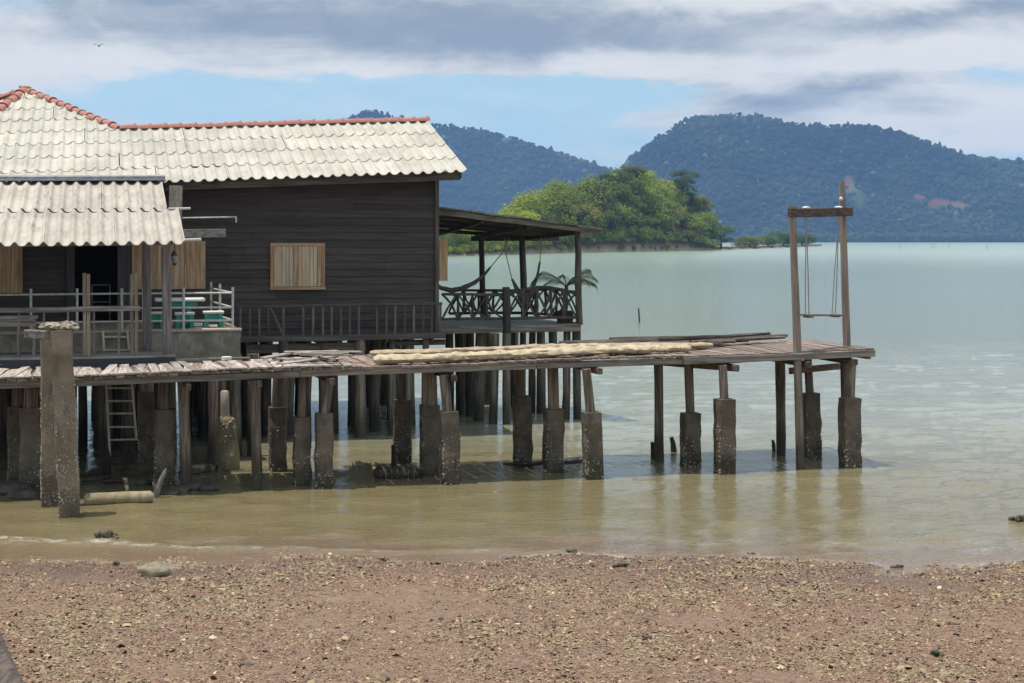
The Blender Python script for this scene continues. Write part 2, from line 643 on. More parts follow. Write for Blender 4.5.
sv = np.concatenate([sv, np.array(far)])
faces = sf.tolist() + [[o_, o_ + 6, o_ + 9, o_ + 1, o_ + 2, o_ + 3], [o_ + 4, o_ + 5, o_ + 6, o_], [o_ + 7, o_ + 8, o_ + 1, o_ + 9]]
m, t, b = newmat('sea_water')
geo = t.node('ShaderNodeNewGeometry')
pos = geo.outputs['Position']
px_, py_, pz_ = t.sep(pos)
murk = t.noise(t.mapping(pos, (0.05, 0.16, 1)), 1.0, 5, 0.6, 0.6)
d_ = t.math('ADD', py_, t.math('MULTIPLY', t.math('SUBTRACT', murk, 0.5), 14.0))
c = t.mix(t.smooth(d_, 21, 35), (0.19, 0.155, 0.08), (0.27, 0.28, 0.22))
c = t.mix(t.smooth(d_, 33, 120), c, (0.31, 0.385, 0.315))
dpt = t.node('ShaderNodeAttribute', attribute_name='depth').outputs['Fac']
c = t.mix(t.smooth(dpt, 0.11, 0.0, 0.0, 0.75), c, (0.19, 0.118, 0.085))
# lacy foam where the swell breaks
fo = t.noise(t.mapping(pos, (5, 14, 1)), 1.0, 6, 0.75, 0.6)
fm = t.math('MULTIPLY', t.smooth(pz_, 0.016, 0.045), t.smooth(fo, 0.45, 0.62))
c = t.mix(t.math('MULTIPLY', t.math('MULTIPLY', fm, 0.6), t.smooth(py_, 20.0, 19.2)), c, (0.6, 0.57, 0.5))
lace = t.smooth(t.noise(t.mapping(pos, (9, 22, 1)), 1.0, 6, 0.8, 0.8), 0.47, 0.62)
edge = t.math('MULTIPLY', t.smooth(dpt, 0.022, 0.004), t.smooth(t.noise(pos, 0.8, 3), 0.40, 0.60))
edge2 = t.math('MULTIPLY', t.math('MULTIPLY', t.smooth(dpt, 0.075, 0.055), t.smooth(dpt, 0.035, 0.05)), t.smooth(t.noise(pos, 0.6, 3), 0.48, 0.62))
c = t.mix(t.math('MULTIPLY', t.math('ADD', t.math('MULTIPLY', edge, 0.75), t.math('MULTIPLY', edge2, 0.4)), lace), c, (0.62, 0.58, 0.52))
t.put(b.inputs['Base Color'], c)
b.inputs['IOR'].default_value = 1.33
t.put(b.inputs['Roughness'], t.smooth(py_, 24, 500, 0.035, 0.22))
w1 = t.noise(t.mapping(pos, (2.2, 5.5, 1)), 1.0, 3, 0.6, 0.4)
w2 = t.noise(t.mapping(pos, (9, 19, 1)), 1.0, 3, 0.6, 0.3)
w3 = t.noise(t.mapping(pos, (0.25, 0.9, 1)), 1.0, 4, 0.6, 0.5)
hgt = t.math('ADD', t.math('ADD', t.math('MULTIPLY', w1, 0.42), t.math('MULTIPLY', w2, 0.22)), t.math('MULTIPLY', w3, 0.45))
w4 = t.smooth(t.noise(t.mapping(pos, (22, 30, 1)), 1.0, 2, 0.5, 0.2), 0.56, 0.80)
sh_ = t.math('MULTIPLY', t.smooth(t.noise(t.mapping(pos, (0.5, 1.1, 1)), 1.0, 3), 0.42, 0.58), t.smooth(py_, 25, 22))
hgt = t.math('ADD', hgt, t.math('MULTIPLY', t.math('MULTIPLY', w4, sh_), 0.55))
bump(t, b, hgt, 0.55, 0.085)
sea_me = mesh_from(sv.tolist(), faces, 'sea', m, True)
da = sea_me.attributes.new('depth', 'FLOAT', 'POINT')
da.data.foreach_set('value', dep.astype(np.float32))
sea = bpy.data.objects.new('sea', sea_me)
col.objects.link(sea)
setp(sea, kind='structure')


def stuff_mesh(name, V, Fc, C, m, smooth=False, kind='stuff', tri=True):
    """big numpy mesh with one colour per vertex"""
    me = bpy.data.meshes.new(name)
    k = Fc.shape[1]
    me.vertices.add(len(V))
    me.vertices.foreach_set('co', V.astype(np.float32).ravel())
    me.loops.add(Fc.size)
    me.loops.foreach_set('vertex_index', Fc.astype(np.int32).ravel())
    me.polygons.add(len(Fc))
    me.polygons.foreach_set('loop_start', np.arange(0, Fc.size, k, dtype=np.int32))
    me.polygons.foreach_set('loop_total', np.full(len(Fc), k, dtype=np.int32))
    if smooth:
        me.polygons.foreach_set('use_smooth', np.ones(len(Fc), dtype=bool))
    ca = me.color_attributes.new('Col', 'FLOAT_COLOR', 'POINT')
    ca.data.foreach_set('color', np.concatenate([C, np.ones((len(C), 1))], 1).astype(np.float32).ravel())
    me.materials.append(m)
    me.update()
    me.validate()
    o = bpy.data.objects.new(name, me)
    col.objects.link(o)
    if kind:
        o['kind'] = kind
    return o


# broken shells and coral bits lying all over the beach
NS = 300000
Y_ = 9.6 + 8.5 * rng.random(NS) ** 0.85
X_ = (rng.random(NS) - 0.5) * 2 * (Y_ * 0.36 + 0.6)
patch = np.array([mnoise.noise(Vector((x * 0.55, y * 0.8, 4.2))) + 0.6 * mnoise.noise(Vector((x * 2.1, y * 2.6, 1.2))) for x, y in zip(X_, Y_)])
keep = (patch + 0.95 + rng.normal(0, 0.25, NS)) > 0.42
X_, Y_, patch = X_[keep], Y_[keep], patch[keep]
Z_ = np.array([beach_z(x, y) for x, y in zip(X_, Y_)])
kk = Z_ > -0.012
X_, Y_, Z_, patch = X_[kk], Y_[kk], Z_[kk], patch[kk]
n = len(X_)
size = np.clip(rng.lognormal(-4.88, 0.5, n) * np.clip(1 + 0.5 * patch, .6, 1.5), 0.004, 0.045)
big = rng.random(n) < 0.0016
size = np.where(big, rng.uniform(0.022, 0.042, n), size)
asp = rng.uniform(0.35, 0.8, n)
base = np.array([[-1, -.2, 0], [-.4, -.9, 0.05], [.6, -.8, 0.0], [1, .15, .1], [.35, .9, 0.05], [-.6, .8, 0], [0, 0, .42]])
q = rng.normal(0, 1, (n, 4))
q[:, 0] += 2.5
q[:, 1:3] *= 0.45
q[:, 3] *= 3
q /= np.linalg.norm(q, axis=1)[:, None]
w_, x_, y_, z_ = q.T
RM = np.stack([1 - 2 * (y_ ** 2 + z_ ** 2), 2 * (x_ * y_ - z_ * w_), 2 * (x_ * z_ + y_ * w_), 2 * (x_ * y_ + z_ * w_), 1 - 2 * (x_ ** 2 + z_ ** 2), 2 * (y_ * z_ - x_ * w_),
               2 * (x_ * z_ - y_ * w_), 2 * (y_ * z_ + x_ * w_), 1 - 2 * (x_ ** 2 + y_ ** 2)], -1).reshape(n, 3, 3)
loc = base[None] * np.stack([size, size * asp, size * rng.uniform(0.5, 1.2, n)], -1)[:, None, :]
loc += rng.normal(0, 0.12, loc.shape) * size[:, None, None]
Vs = np.einsum('nij,nkj->nki', RM, loc) + np.stack([X_, Y_, Z_ + size * 0.22], -1)[:, None, :]
Fs = np.array([[0, 1, 6], [1, 2, 6], [2, 3, 6], [3, 4, 6], [4, 5, 6], [5, 0, 6]])
Fs = (np.arange(n)[:, None, None] * 7 + Fs[None]).reshape(-1, 3)
pal = np.array([[.40, .28, .17], [.31, .225, .13], [.28, .165, .11], [.22, .115, .08], [.54, .42, .29], [.29, .24, .135], [.085, .06, .045], [.19, .10, .075]])
pr = np.array([.13, .13, .19, .20, .025, .09, .11, .12])
ci = rng.choice(len(pal), n, p=pr / pr.sum())
grn = (patch > 0.15) & (rng.random(n) < 0.32)
ci = np.where(grn, 5, ci)
Cc = pal[ci] * rng.uniform(0.75, 1.2, (n, 1))
sh = stuff_mesh('shell_litter', Vs.reshape(-1, 3), Fs, np.repeat(Cc, 7, 0), vcol_mat('shell_bits', 0.75))
setp(sh, 'broken shells and coral bits strewn over the reddish beach', 'shells')

# ================================================================== FAR LAND
def blobs(P, rad, colr, variants, sq):
    """merge crowns (variants: list of (verts, tris)) at points P"""
    Vl, Fl, Cl = [], [], []
    o = 0
    for i in range(len(P)):
        bv, bf = variants[i % len(variants)]
        a = rng.uniform(0, 6.28)
        ca_, sa_ = math.cos(a), math.sin(a)
        v = bv * rad[i]
        v = np.stack([v[:, 0] * ca_ - v[:, 1] * sa_, v[:, 0] * sa_ + v[:, 1] * ca_, v[:, 2] * sq[i]], -1) + P[i]
        Vl.append(v)
        Fl.append(bf + o)
        Cl.append(np.repeat(colr[i][None], len(bv), 0) if colr[i].ndim == 1 else colr[i])
        o += len(bv)
    return np.concatenate(Vl), np.concatenate(Fl), np.concatenate(Cl)


def ico_variants(k, sub, amp):
    out = []
    for s in range(k):
        bm = bmesh.new()
        bmesh.ops.create_icosphere(bm, subdivisions=sub, radius=1.0)
        v = np.array([p.co * (1 + amp * mnoise.noise(p.co * 1.6 + Vector((s * 7.1, 0, 2))) + amp * 0.8 * mnoise.noise(p.co * 3.7 + Vector((s * 3.1, 5, 2)))) for p in bm.verts])
        f = np.array([[q.index for q in fc.verts] for fc in bm.faces])
        bm.free()
        out.append((v, f))
    return out


def leaf_variants(k, nleaf, ls):
    """crowns made of many small leaf clumps in several lobes"""
    out = []
    for s in range(k):
        nl = 6
        cen = np.concatenate([rng.normal(0, 0.42, (nl, 2)), rng.uniform(-0.25, 0.45, (nl, 1))], 1)
        cen[0] = (0, 0, 0.25)
        rr = rng.uniform(0.42, 0.68, nl)
        which = rng.integers(0, nl, nleaf)
        d = rng.normal(0, 1, (nleaf, 3))
        d[:, 2] = np.abs(d[:, 2]) * 0.9 - 0.25
        d /= np.linalg.norm(d, axis=1)[:, None]
        p = cen[which] + d * rr[which][:, None] * rng.uniform(0.72, 1.05, (nleaf, 1))
        d = d + np.array([0, 0, 0.7])
        d /= np.linalg.norm(d, axis=1)[:, None]
        t1 = np.cross(d, rng.normal(0, 1, (nleaf, 3)))
        t1 /= np.linalg.norm(t1, axis=1)[:, None] + 1e-6
        t1 += d * rng.uniform(-0.4, 0.4, (nleaf, 1))
        t2 = np.cross(d, t1)
        sz = ls * rng.uniform(0.6, 1.5, (nleaf, 1))
        v = np.stack([p - t1 * sz, p - t2 * sz * 0.8, p + t1 * sz, p + t2 * sz * 0.8], 1)
        f = np.arange(nleaf * 4).reshape(-1, 4)
        f = np.concatenate([f[:, [0, 1, 2]], f[:, [0, 2, 3]]])
        out.append((v.reshape(-1, 3), f))
    return out


def px_to_land(x, y, Y):
    return ((x - CX) / F * Y, Y, EYE - (y - HY) / F * Y)


# --- mountains: crest profile (image column, row) at a distance, height falling to the shore in front
def mountain(name, prof, Yc, Ys, seed, scar=()):
    pxs = np.array([p[0] for p in prof], float)
    pys = np.array([p[1] for p in prof], float)
    Xc = (pxs - CX) / F * Yc
    Zc = EYE - (pys - HY) / F * Yc
    X0, X1 = Xc.min(), Xc.max()
    nX, nY = int((X1 - X0) / 9), 70
    gxx = np.linspace(X0, X1, nX)
    s = np.concatenate([np.linspace(0, 1, nY), np.linspace(1.03, 2.0, 16)])
    V = np.zeros((len(s), nX, 3))
    H = np.interp(gxx, Xc, Zc)
    for j, q in enumerate(s):
        Yv = Ys + (Yc - Ys) * q
        V[j, :, 0] = gxx
        V[j, :, 1] = Yv
        prof_ = np.where(q <= 1, math.sin(min(q, 1) * math.pi / 2) ** 1.15, 1 - (q - 1) * 0.9)
        ridg = np.array([mnoise.fractal(Vector((x * 0.0052 + seed, Yv * 0.0011, seed)), 1.0, 2.1, 5) for x in gxx])
        ridg2 = np.array([mnoise.fractal(Vector((x * 0.016 + seed, Yv * 0.012, seed)), 1.0, 2.1, 4) for x in gxx])
        bell = math.sin(min(q, 1) * math.pi) if q < 1 else 0
        V[j, :, 2] = H * prof_ + bell * (34 * ridg + 13 * ridg2)
    V[0, :, 2] = -3
    V[-1, :, 2] = -3
    V[:, :, 2] = np.maximum(V[:, :, 2], np.where(s[:, None] > 0.05, 1.0, -3))
    n_ = nX
    mS = len(s)
    ii = (np.arange(mS - 1)[:, None] * n_ + np.arange(n_ - 1)[None, :]).reshape(-1)
    Fq = np.stack([ii, ii + 1, ii + n_ + 1, ii + n_], -1)
    VV = V.reshape(-1, 3)
    C = np.tile(np.array([[0.015, 0.022, 0.010]]), (len(VV), 1))
    # bare earth of the old landslips, keyed to where they project
    xp = CX + F * VV[:, 0] / VV[:, 1]
    yp = HY - F * (VV[:, 2] - EYE) / VV[:, 1]
    bare = np.zeros(len(VV), bool)
    for (cx_, cy_, rx_, ry_, cc) in scar:
        rr = ((xp - cx_) / rx_) ** 2 + ((yp - cy_) / ry_) ** 2 + rng.normal(0, .3, len(xp))
        C[rr < 1] = cc
        bare |= rr < 1
    me_o = stuff_mesh(name, VV, Fq, C, vcol_mat('forest_floor', 0.95, spec=0.1), True, None)
    setp(me_o, kind='structure')
    # trees
    qn = int((X1 - X0) * (Yc - Ys) / 34)
    qx = rng.uniform(X0, X1, qn)
    qs = rng.random(qn)
    ncr = int((X1 - X0) / 2.6)
    qx = np.concatenate([qx, rng.uniform(X0, X1, ncr)])
    qs = np.concatenate([qs, rng.normal(0.985, 0.02, ncr).clip(0.9, 1.05)])
    fi = (qx - X0) / (X1 - X0) * (nX - 1)
    i0 = np.clip(fi.astype(int), 0, nX - 2)
    fj = np.clip(np.interp(qs, s, np.arange(mS)), 0, mS - 1.001)
    j0 = fj.astype(int)
    fx, fy = (fi - i0)[:, None], (fj - j0)[:, None]
    Pt = (V[j0, i0] * (1 - fx) + V[j0, i0 + 1] * fx) * (1 - fy) + (V[j0 + 1, i0] * (1 - fx) + V[j0 + 1, i0 + 1] * fx) * fy
    xp = CX + F * Pt[:, 0] / Pt[:, 1]
    yp = HY - F * (Pt[:, 2] - EYE) / Pt[:, 1]
    ok = (Pt[:, 2] > 1.0)
    for (cx_, cy_, rx_, ry_, cc) in scar:
        ok &= (((xp - cx_) / rx_) ** 2 + ((yp - cy_) / ry_) ** 2 + rng.normal(0, 0.25, len(xp))) > 1
    Pt = Pt[ok]
    rad = np.clip(rng.lognormal(0.85, 0.55, len(Pt)), 1.2, 8.5)
    crest_t = qs[ok] > 0.95
    rad[crest_t] = np.clip(rng.lognormal(0.75, 0.5, crest_t.sum()), 1.0, 5)
    Pt[:, 2] += rad * 0.35 + crest_t * rng.uniform(0, 7.5, len(Pt)) * (rng.random(len(Pt)) < 0.5)
    pn = np.array([mnoise.noise(Vector((p[0] * 0.011, p[1] * 0.004, p[2] * 0.02))) for p in Pt])
    g0, g1, g2 = np.array([0.014, 0.021, 0.010]), np.array([0.038, 0.050, 0.020]), np.array([0.10, 0.11, 0.05])
    tt = np.clip(pn * 1.2 + 0.42 + rng.normal(0, 0.13, len(Pt)), 0, 1)[:, None]
    Cc = g0 * (1 - tt) + g1 * tt
    Cc = Cc * np.clip(1.0 + 1.5 * np.array([mnoise.noise(Vector((p[0] * 0.0035 + seed, p[1] * 0.002, p[2] * 0.006))) for p in Pt]), 0.4, 1.9)[:, None]  # broad cloud shadows put into the crown colours
    pale = rng.random(len(Pt)) < 0.02
    Cc[pale] = g2
    Vb, Fb, Cb = blobs(Pt, rad, Cc, ico_variants(10, 1, 0.75), rng.uniform(0.7, 1.5, len(Pt)))
    return stuff_mesh(name + '_forest', Vb, Fb, Cb, vcol_mat('far_foliage', 0.9, spec=0.1), True)


SC = (0.13, 0.055, 0.036)
f1 = mountain('mountain', [(-160, 170), (0, 160), (120, 150), (250, 140), (330, 130), (352, 120), (372, 114), (392, 120), (420, 126), (450, 129), (478, 132), (500, 138), (520, 143),
                           (545, 152), (575, 162), (597, 169), (612, 173), (630, 179), (660, 190), (720, 212), (790, 239)], 3300, 2900, 2.7)
setp(f1, 'blue hazy forest covering the hill behind the house roof', 'forest')
f2 = mountain('mountain', [(560, 232), (585, 195), (605, 182), (620, 172), (633, 158), (650, 146), (668, 135), (685, 125), (700, 121), (725, 119), (742, 117), (765, 121), (790, 127),
                           (815, 128), (835, 131), (852, 128), (870, 132), (888, 137), (905, 146), (925, 152), (948, 158), (975, 163), (1000, 164), (1024, 169), (1060, 172), (1120, 182), (1240, 205), (1360, 236)],
              3050, 2500, 9.4, ((848, 182, 6, 7, SC), (851, 188, 4, 6, (0.12, 0.095, 0.05)), (945, 203, 17, 4.5, SC), (918, 197, 5, 3, SC), (958, 206, 12, 4, (0.17, 0.085, 0.055)),
                                (860, 200, 6, 9, (0.05, 0.065, 0.025))))
setp(f2, 'blue hazy forest covering the large hill across the bay', 'forest')

# mangrove belt along the foot of the large hill
n = 2600
mx = rng.uniform(700, 1200, n)
myd = rng.uniform(2380, 2560, n)
Pm = np.stack([(mx - CX) / F * myd, myd, rng.uniform(2, 9, n) * np.clip((mx - 690) / 130, 0.3, 1)], -1)
rm = rng.uniform(3, 6, n)
gm = np.array([0.030, 0.046, 0.016]) * rng.uniform(0.65, 1.3, (n, 1))
Vb, Fb, Cb = blobs(Pm, rm, gm, ico_variants(5, 1, 0.4), rng.uniform(0.8, 1.6, n))
mg = stuff_mesh('mangrove_belt', Vb, Fb, Cb, vcol_mat('far_foliage', 0.9, spec=0.1), True)
setp(mg, 'low green mangrove belt along the far shore', 'mangroves')

# --- wooded headland on the left of the bay
SHX = [380, 447, 500, 560, 630, 700, 730, 760, 800, 822]
SHY = [300, 338, 375, 425, 470, 520, 570, 650, 800, 900]
TOPX = [380, 447, 478, 500, 520, 540, 560, 585, 605, 622, 634, 648, 660, 672, 690, 702, 712, 718, 726, 735, 742, 760, 790, 815, 822]
TOPY = [232, 234, 231, 224, 210, 201, 194, 189, 184, 178, 176, 181, 187, 188, 196, 211, 228, 246, 247, 247, 247.5, 247, 246, 245, 245]


def head_shore(x):
    return float(np.interp(x, SHX, SHY))


def head_point(x, q):
    """ground of the headland: q 0 at the shore, 1 at its ridge"""
    ys_ = head_shore(x)
    yr = ys_ + 55
    Y = ys_ + 55 * q
    h = max(0.8, EYE - (float(np.interp(x, TOPX, TOPY)) - HY) / F * yr - 4.2)
    g = math.sin(min(q, 1) * math.pi / 2) ** 0.8 if q <= 1 else max(0.0, 1 - (q - 1))
    z = 0.5 + (h - 0.5) * g if q > 0.04 else q / 0.04 * 1.0 - 0.5
    return ((x - CX) / F * Y, Y, z)


hx = np.linspace(380, 822, 150)
hq = [-0.05, 0.0, 0.02, 0.045, 0.1, 0.2, 0.3, 0.4, 0.5, 0.6, 0.7, 0.8, 0.9, 1.0, 1.2, 1.5, 1.9]
HV = np.array([head_point(x, q) for q in hq for x in hx])
HV[:, 2] += np.array([0.5 * mnoise.noise(Vector((p[0] * 0.2, p[1] * 0.2, 0))) for p in HV]) * (HV[:, 2] > 0.4)
ii = (np.arange(len(hq) - 1)[:, None] * 150 + np.arange(149)[None, :]).reshape(-1)
HF = np.stack([ii, ii + 1, ii + 151, ii + 150], -1)
HC = np.where((np.arange(len(HV)) < 3 * 150)[:, None], np.array([[0.42, 0.33, 0.24]]), np.array([[0.085, 0.045, 0.032]]))
hl = stuff_mesh('headland', HV, HF, HC, vcol_mat('headland_soil', 0.95, spec=0.1), True, None)
setp(hl, kind='structure')

nt = 820
tx = np.concatenate([rng.uniform(382, 712, nt), rng.uniform(738, 762, 26), rng.uniform(715, 722, 4), rng.uniform(382, 714, 330)])
tq = np.concatenate([0.035 + 0.985 * rng.random(nt) ** 1.25, rng.uniform(0.1, 0.5, 30), rng.uniform(0.03, 0.12, 330)])
LEAF = leaf_variants(9, 420, 0.066)
Pt = np.array([head_point(x, q) for x, q in zip(tx, tq)])
tr = np.clip(rng.lognormal(1.0, 0.34, len(tx)), 1.3, 5.0)
low = tq < 0.13
tr[low] *= 0.75
tr[nt:nt + 30] = rng.uniform(1.0, 1.7, 30)
tr[nt + 30:] = rng.uniform(0.9, 1.9, 330)
tr[tx < 500] *= 0.72
Pt[:, 2] += tr * np.where(low, 0.55, 0.9)
pn = np.array([mnoise.noise(Vector((p[0] * 0.05, p[1] * 0.03, p[2] * 0.09))) for p in Pt])
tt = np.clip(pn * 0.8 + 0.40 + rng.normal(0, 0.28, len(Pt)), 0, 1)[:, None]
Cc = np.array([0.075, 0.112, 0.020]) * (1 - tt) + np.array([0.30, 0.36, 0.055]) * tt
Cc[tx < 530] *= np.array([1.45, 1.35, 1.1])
br = rng.random(len(Pt)) < 0.03
Cc[br] = np.array([0.26, 0.22, 0.06]) * rng.uniform(0.7, 1.1, (br.sum(), 1))
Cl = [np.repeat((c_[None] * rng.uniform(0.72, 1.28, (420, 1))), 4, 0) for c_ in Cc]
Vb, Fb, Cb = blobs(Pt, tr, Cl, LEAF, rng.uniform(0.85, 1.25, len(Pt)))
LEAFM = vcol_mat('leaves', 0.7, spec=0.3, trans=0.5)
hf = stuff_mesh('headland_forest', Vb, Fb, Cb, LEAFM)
setp(hf, 'sunlit green forest covering the headland behind the veranda', 'forest')


def land_tree(name, x, ytop, q, wpx, label, colr, spread=1.0, trunk=True):
    g = Vector(head_point(x, q))
    ztop = EYE - (ytop - HY) / F * g.y
    wr = wpx / 2 / F * g.y
    hgt = max(ztop - g.z, wr)
    root = empty(name, g, world_frame=True)
    setp(root, label, 'tree' if trunk else 'bush', 'trees on the headland')
    mb = MB()
    tips = []
    base_h = hgt * (0.45 if trunk else 0.12)
    top = g + Vector((random.uniform(-.2, .2), 0, base_h))
    mb.tube([g + Vector((0, 0, -0.6)), g.lerp(top, 0.5), top], [0.10 * wr + 0.05, 0.08 * wr + .03, 0.06 * wr + .02], 6, 0.1)
    for i in range(5):
        a = i * 1.256 + random.uniform(-.3, .3)
        e = top + Vector((math.cos(a) * wr * 0.6, math.sin(a) * wr * 0.6, (hgt - base_h) * random.uniform(0.3, 0.75)))
        mb.tube([top - Vector((0, 0, .1)), top.lerp(e, .5) + Vector((0, 0, .15)), e], [0.045 * wr + .02, 0.03 * wr + .015, 0.015], 5, 0.1)
        tips.append(e)
    put('trunk', mb, plain('tree_bark', (0.10, 0.075, 0.055), (0.05, 0.04, 0.03), 0.9, 3), root, True, True)
    Vt, Ft, Ct = [], [], []
    cen = tips + [top + Vector((0, 0, (hgt - base_h) * 0.7))]
    P_ = np.array([tuple(c_) for c_ in cen])
    rr = np.array([wr * random.uniform(0.42, 0.62) for _ in cen])
    if True:
        extra = np.array([[g.x + math.cos(i * .9) * wr * .62, g.y + math.sin(i * .9) * wr * .5, g.z + (wr * .22 if not trunk else hgt * (.25 + .06 * i))] for i in range(7)])
        P_ = np.concatenate([P_, extra])
        rr = np.concatenate([rr, np.full(7, wr * (.45 if not trunk else .5))])
        cen = cen + [None] * 7
    P_[:, 2] = np.minimum(P_[:, 2], ztop - rr * 0.9)
    cc = [np.repeat(np.array(colr)[None] * random.uniform(0.75, 1.2) * rng.uniform(0.7, 1.3, (420, 1)), 4, 0) for _ in cen]
    a_, b_, c_ = blobs(P_, rr, cc, LEAF, np.full(len(cen), 0.95))
    o = stuff_mesh('crown', a_ - np.array(g), b_, c_, LEAFM, kind=None)
    o.parent = root
    return root


land_tree('broadleaf_tree', 683, 168, 0.7, 30, 'tall green tree standing proud on the right shoulder of the headland', (0.085, 0.125, 0.026))
land_tree('broadleaf_tree', 634, 165, .8, 30, 'olive tree crowning the highest point of the headland', (0.15, 0.16, 0.04))
land_tree('broadleaf_tree', 592, 180, .85, 28, 'green tree on the headland crest left of its highest point', (0.14, 0.19, 0.035))
land_tree('broadleaf_tree', 699, 196, 0.6, 26, 'yellowish green tree on the steep right end of the headland', (0.2, 0.2, 0.05))
land_tree('broadleaf_tree', 721, 224, 0.3, 26, 'light green tree just beyond the right foot of the headland', (0.15, 0.22, 0.04))
land_tree('shore_bush', 750, 235, 0.3, 30, 'low round yellow green bush on the spit beside the larger dark bush', (0.17, 0.21, 0.04), trunk=False)
land_tree('shore_bush', 783, 230, 0.35, 36, 'dark green bush behind the front swing post on the spit', (0.09, 0.15, 0.03), trunk=False)
land_tree('shore_bush', 802, 232.5, 0.3, 28, 'bush at the tip of the low sandy spit', (0.12, 0.16, 0.035), trunk=False)
land_tree('shore_bush', 768, 234, 0.3, 28, 'small green bush in the middle of the sandy spit', (0.13, 0.19, 0.035), trunk=False)

# fishing stakes far out in the bay
for i, (x, yt, yb) in enumerate(((900, 243.5, 249), (931, 243, 248.5), (934, 243, 248.5), (949, 243.6, 248), (987, 245, 250))):
    Y = EYE * F / (yb - HY)
    X = (x - CX) / F * Y
    s = put('fishing_stake', MB().tube([(X, Y, -1), (X + .1, Y, EYE - (yt - HY) / F * Y)], [.09, .06], 6), dark_wood('z'), None, True, True)
    setp(s, ('leftmost of the', 'left one of the close pair of', 'right one of the close pair of', 'second from right of the', 'rightmost of the')[i] + ' thin fishing stakes far out in the bay', 'stake', 'fishing stakes far out in the bay')
Y = EYE * F / (322 - HY)
s = put('mooring_stake', MB().tube([((639 - CX) / F * Y, Y, -.6), ((639.4 - CX) / F * Y, Y, .1), ((638.6 - CX) / F * Y, Y, EYE - (308 - HY) / F * Y)], [.045, .04, .03], 6, .1), dark_wood('z'), None, True, True)
setp(s, 'lone thin stake in the open water right of the veranda', 'stake')

# a distant bird under the clouds
Bv = Vector(px_to_land(99, 46, 90))
mb = MB()
mb.tube([Bv + Vector((-.02, -.16, .02)), Bv + Vector((0, -.08, .01)), Bv, Bv + Vector((0, .12, 0)), Bv + Vector((0, .22, .01))], [.012, .035, .045, .03, .008], 7)
for s_ in (-1, 1):
    mb.add([Bv + Vector((s_ * .02, -.06, .01)), Bv + Vector((s_ * .02, .06, .01)), Bv + Vector((s_ * .18, .05, .10)), Bv + Vector((s_ * .20, -.05, .11)), Bv + Vector((s_ * .36, .06, .05)),
            Bv + Vector((s_ * .02, 0, .035)), Bv + Vector((s_ * .19, 0, .125))], [(0, 3, 6, 5), (5, 6, 2, 1), (3, 4, 6), (6, 4, 2), (0, 1, 2, 3), (3, 2, 4)])
setp(put('bird', mb, plain('dark_feathers', (0.04, 0.04, 0.045)), None, True, True), 'tiny dark bird flying in front of the clouds', 'bird')

# ================================================================== THE HOUSE ON STILTS
house = empty('stilt_house', (-4.0, 6.1, 0.0))
setp(house, 'dark timber house on stilts with cream tiled roof and red ridge', 'house')
WV = 6.1                      # front wall plane
UR = 0.18                     # right gable wall
UL = -9.6
FLOOR = 2.05


def plane_z(u, v):
    return 4.69 + 0.045 * u + (v - 5.3) * 0.331


# --- front wall: lapped boards, each its own piece
wall = empty('wall', (-4.0, WV, FLOOR), house)
d0, d1 = U(75, WV), U(117.5, WV)          # doorway
TOPZ = 4.56
zb, BH = 1.80, 0.132
while zb < TOPZ + 0.19:
    z1 = min(zb + BH, TOPZ + 0.24)
    spans = [(UL, UR)]
    if 2.0 < (zb + z1) / 2 < 4.05:
        spans = [(UL, d0), (d1, UR)]
    if zb > TOPZ - 0.02:
        spans = [(-4.3, UR)]
    for s0, s1 in spans:
        cuts = [s0]
        x = s0 + random.uniform(1.6, 3.4)
        while x < s1 - 0.9:
            cuts.append(x)
            x += random.uniform(2.2, 3.6)
        cuts.append(s1)
        for a, b_ in zip(cuts[:-1], cuts[1:]):
            j = random.uniform(-.003, .003)
            a2, b2 = a + .002, b_ - .002
            w0, w1 = WV - .024 + j, WV - .004 + j
            vs = [(a2, w0, zb - .012), (b2, w0, zb - .012), (b2, w1, z1), (a2, w1, z1), (a2, WV + .02, zb - .012), (b2, WV + .02, zb - .012), (b2, WV + .02, z1), (a2, WV + .02, z1)]
            mb = MB().add(vs, [(0, 1, 2, 3), (5, 4, 7, 6), (0, 4, 5, 1), (3, 2, 6, 7), (0, 3, 7, 4), (1, 5, 6, 2)])
            put('board', mb, SIDING, wall)
    zb += BH
# right gable wall boards and the hidden walls
zb = 1.80
while zb < 5.85:
    z1 = zb + BH
    vmax = 11.3
    if z1 > 4.75:
        f = (z1 - 4.75) / (5.85 - 4.75)
        lo, hi = WV + f * 2.55, 11.3 - f * 2.55
    else:
        lo, hi = WV + .03, vmax
    if hi - lo > .1:
        put('board', MB().add([(UR + .024, lo, zb - .012), (UR + .024, hi, zb - .012), (UR + .004, hi, z1), (UR + .004, lo, z1), (UR - .02, lo, zb - .012), (UR - .02, hi, zb - .012), (UR - .02, hi, z1), (UR - .02, lo, z1)],
                              [(0, 1, 2, 3), (5, 4, 7, 6), (0, 4, 5, 1), (3, 2, 6, 7), (0, 3, 7, 4), (1, 5, 6, 2)]), SIDING, wall)
    zb += BH
put('rear_wall', MB().box(UL, UR - .03, 11.25, 11.3, 1.8, 4.6), SIDING, house)
put('end_wall', MB().box(UL - .05, UL, WV + .02, 11.3, 1.8, 4.5), SIDING, house)
put('partition', MB().box(UL, UR - .03, 8.6, 8.65, 2.0, 4.5), SIDING, house)
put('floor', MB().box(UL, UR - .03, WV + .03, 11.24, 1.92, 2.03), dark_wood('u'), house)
put('corner_post', MB().bar((UR - .01, WV - .035, 1.7), (UR - .01, WV - .035, 4.62), .075, .06, (0, 1, 0)), dark_wood('z'), house)

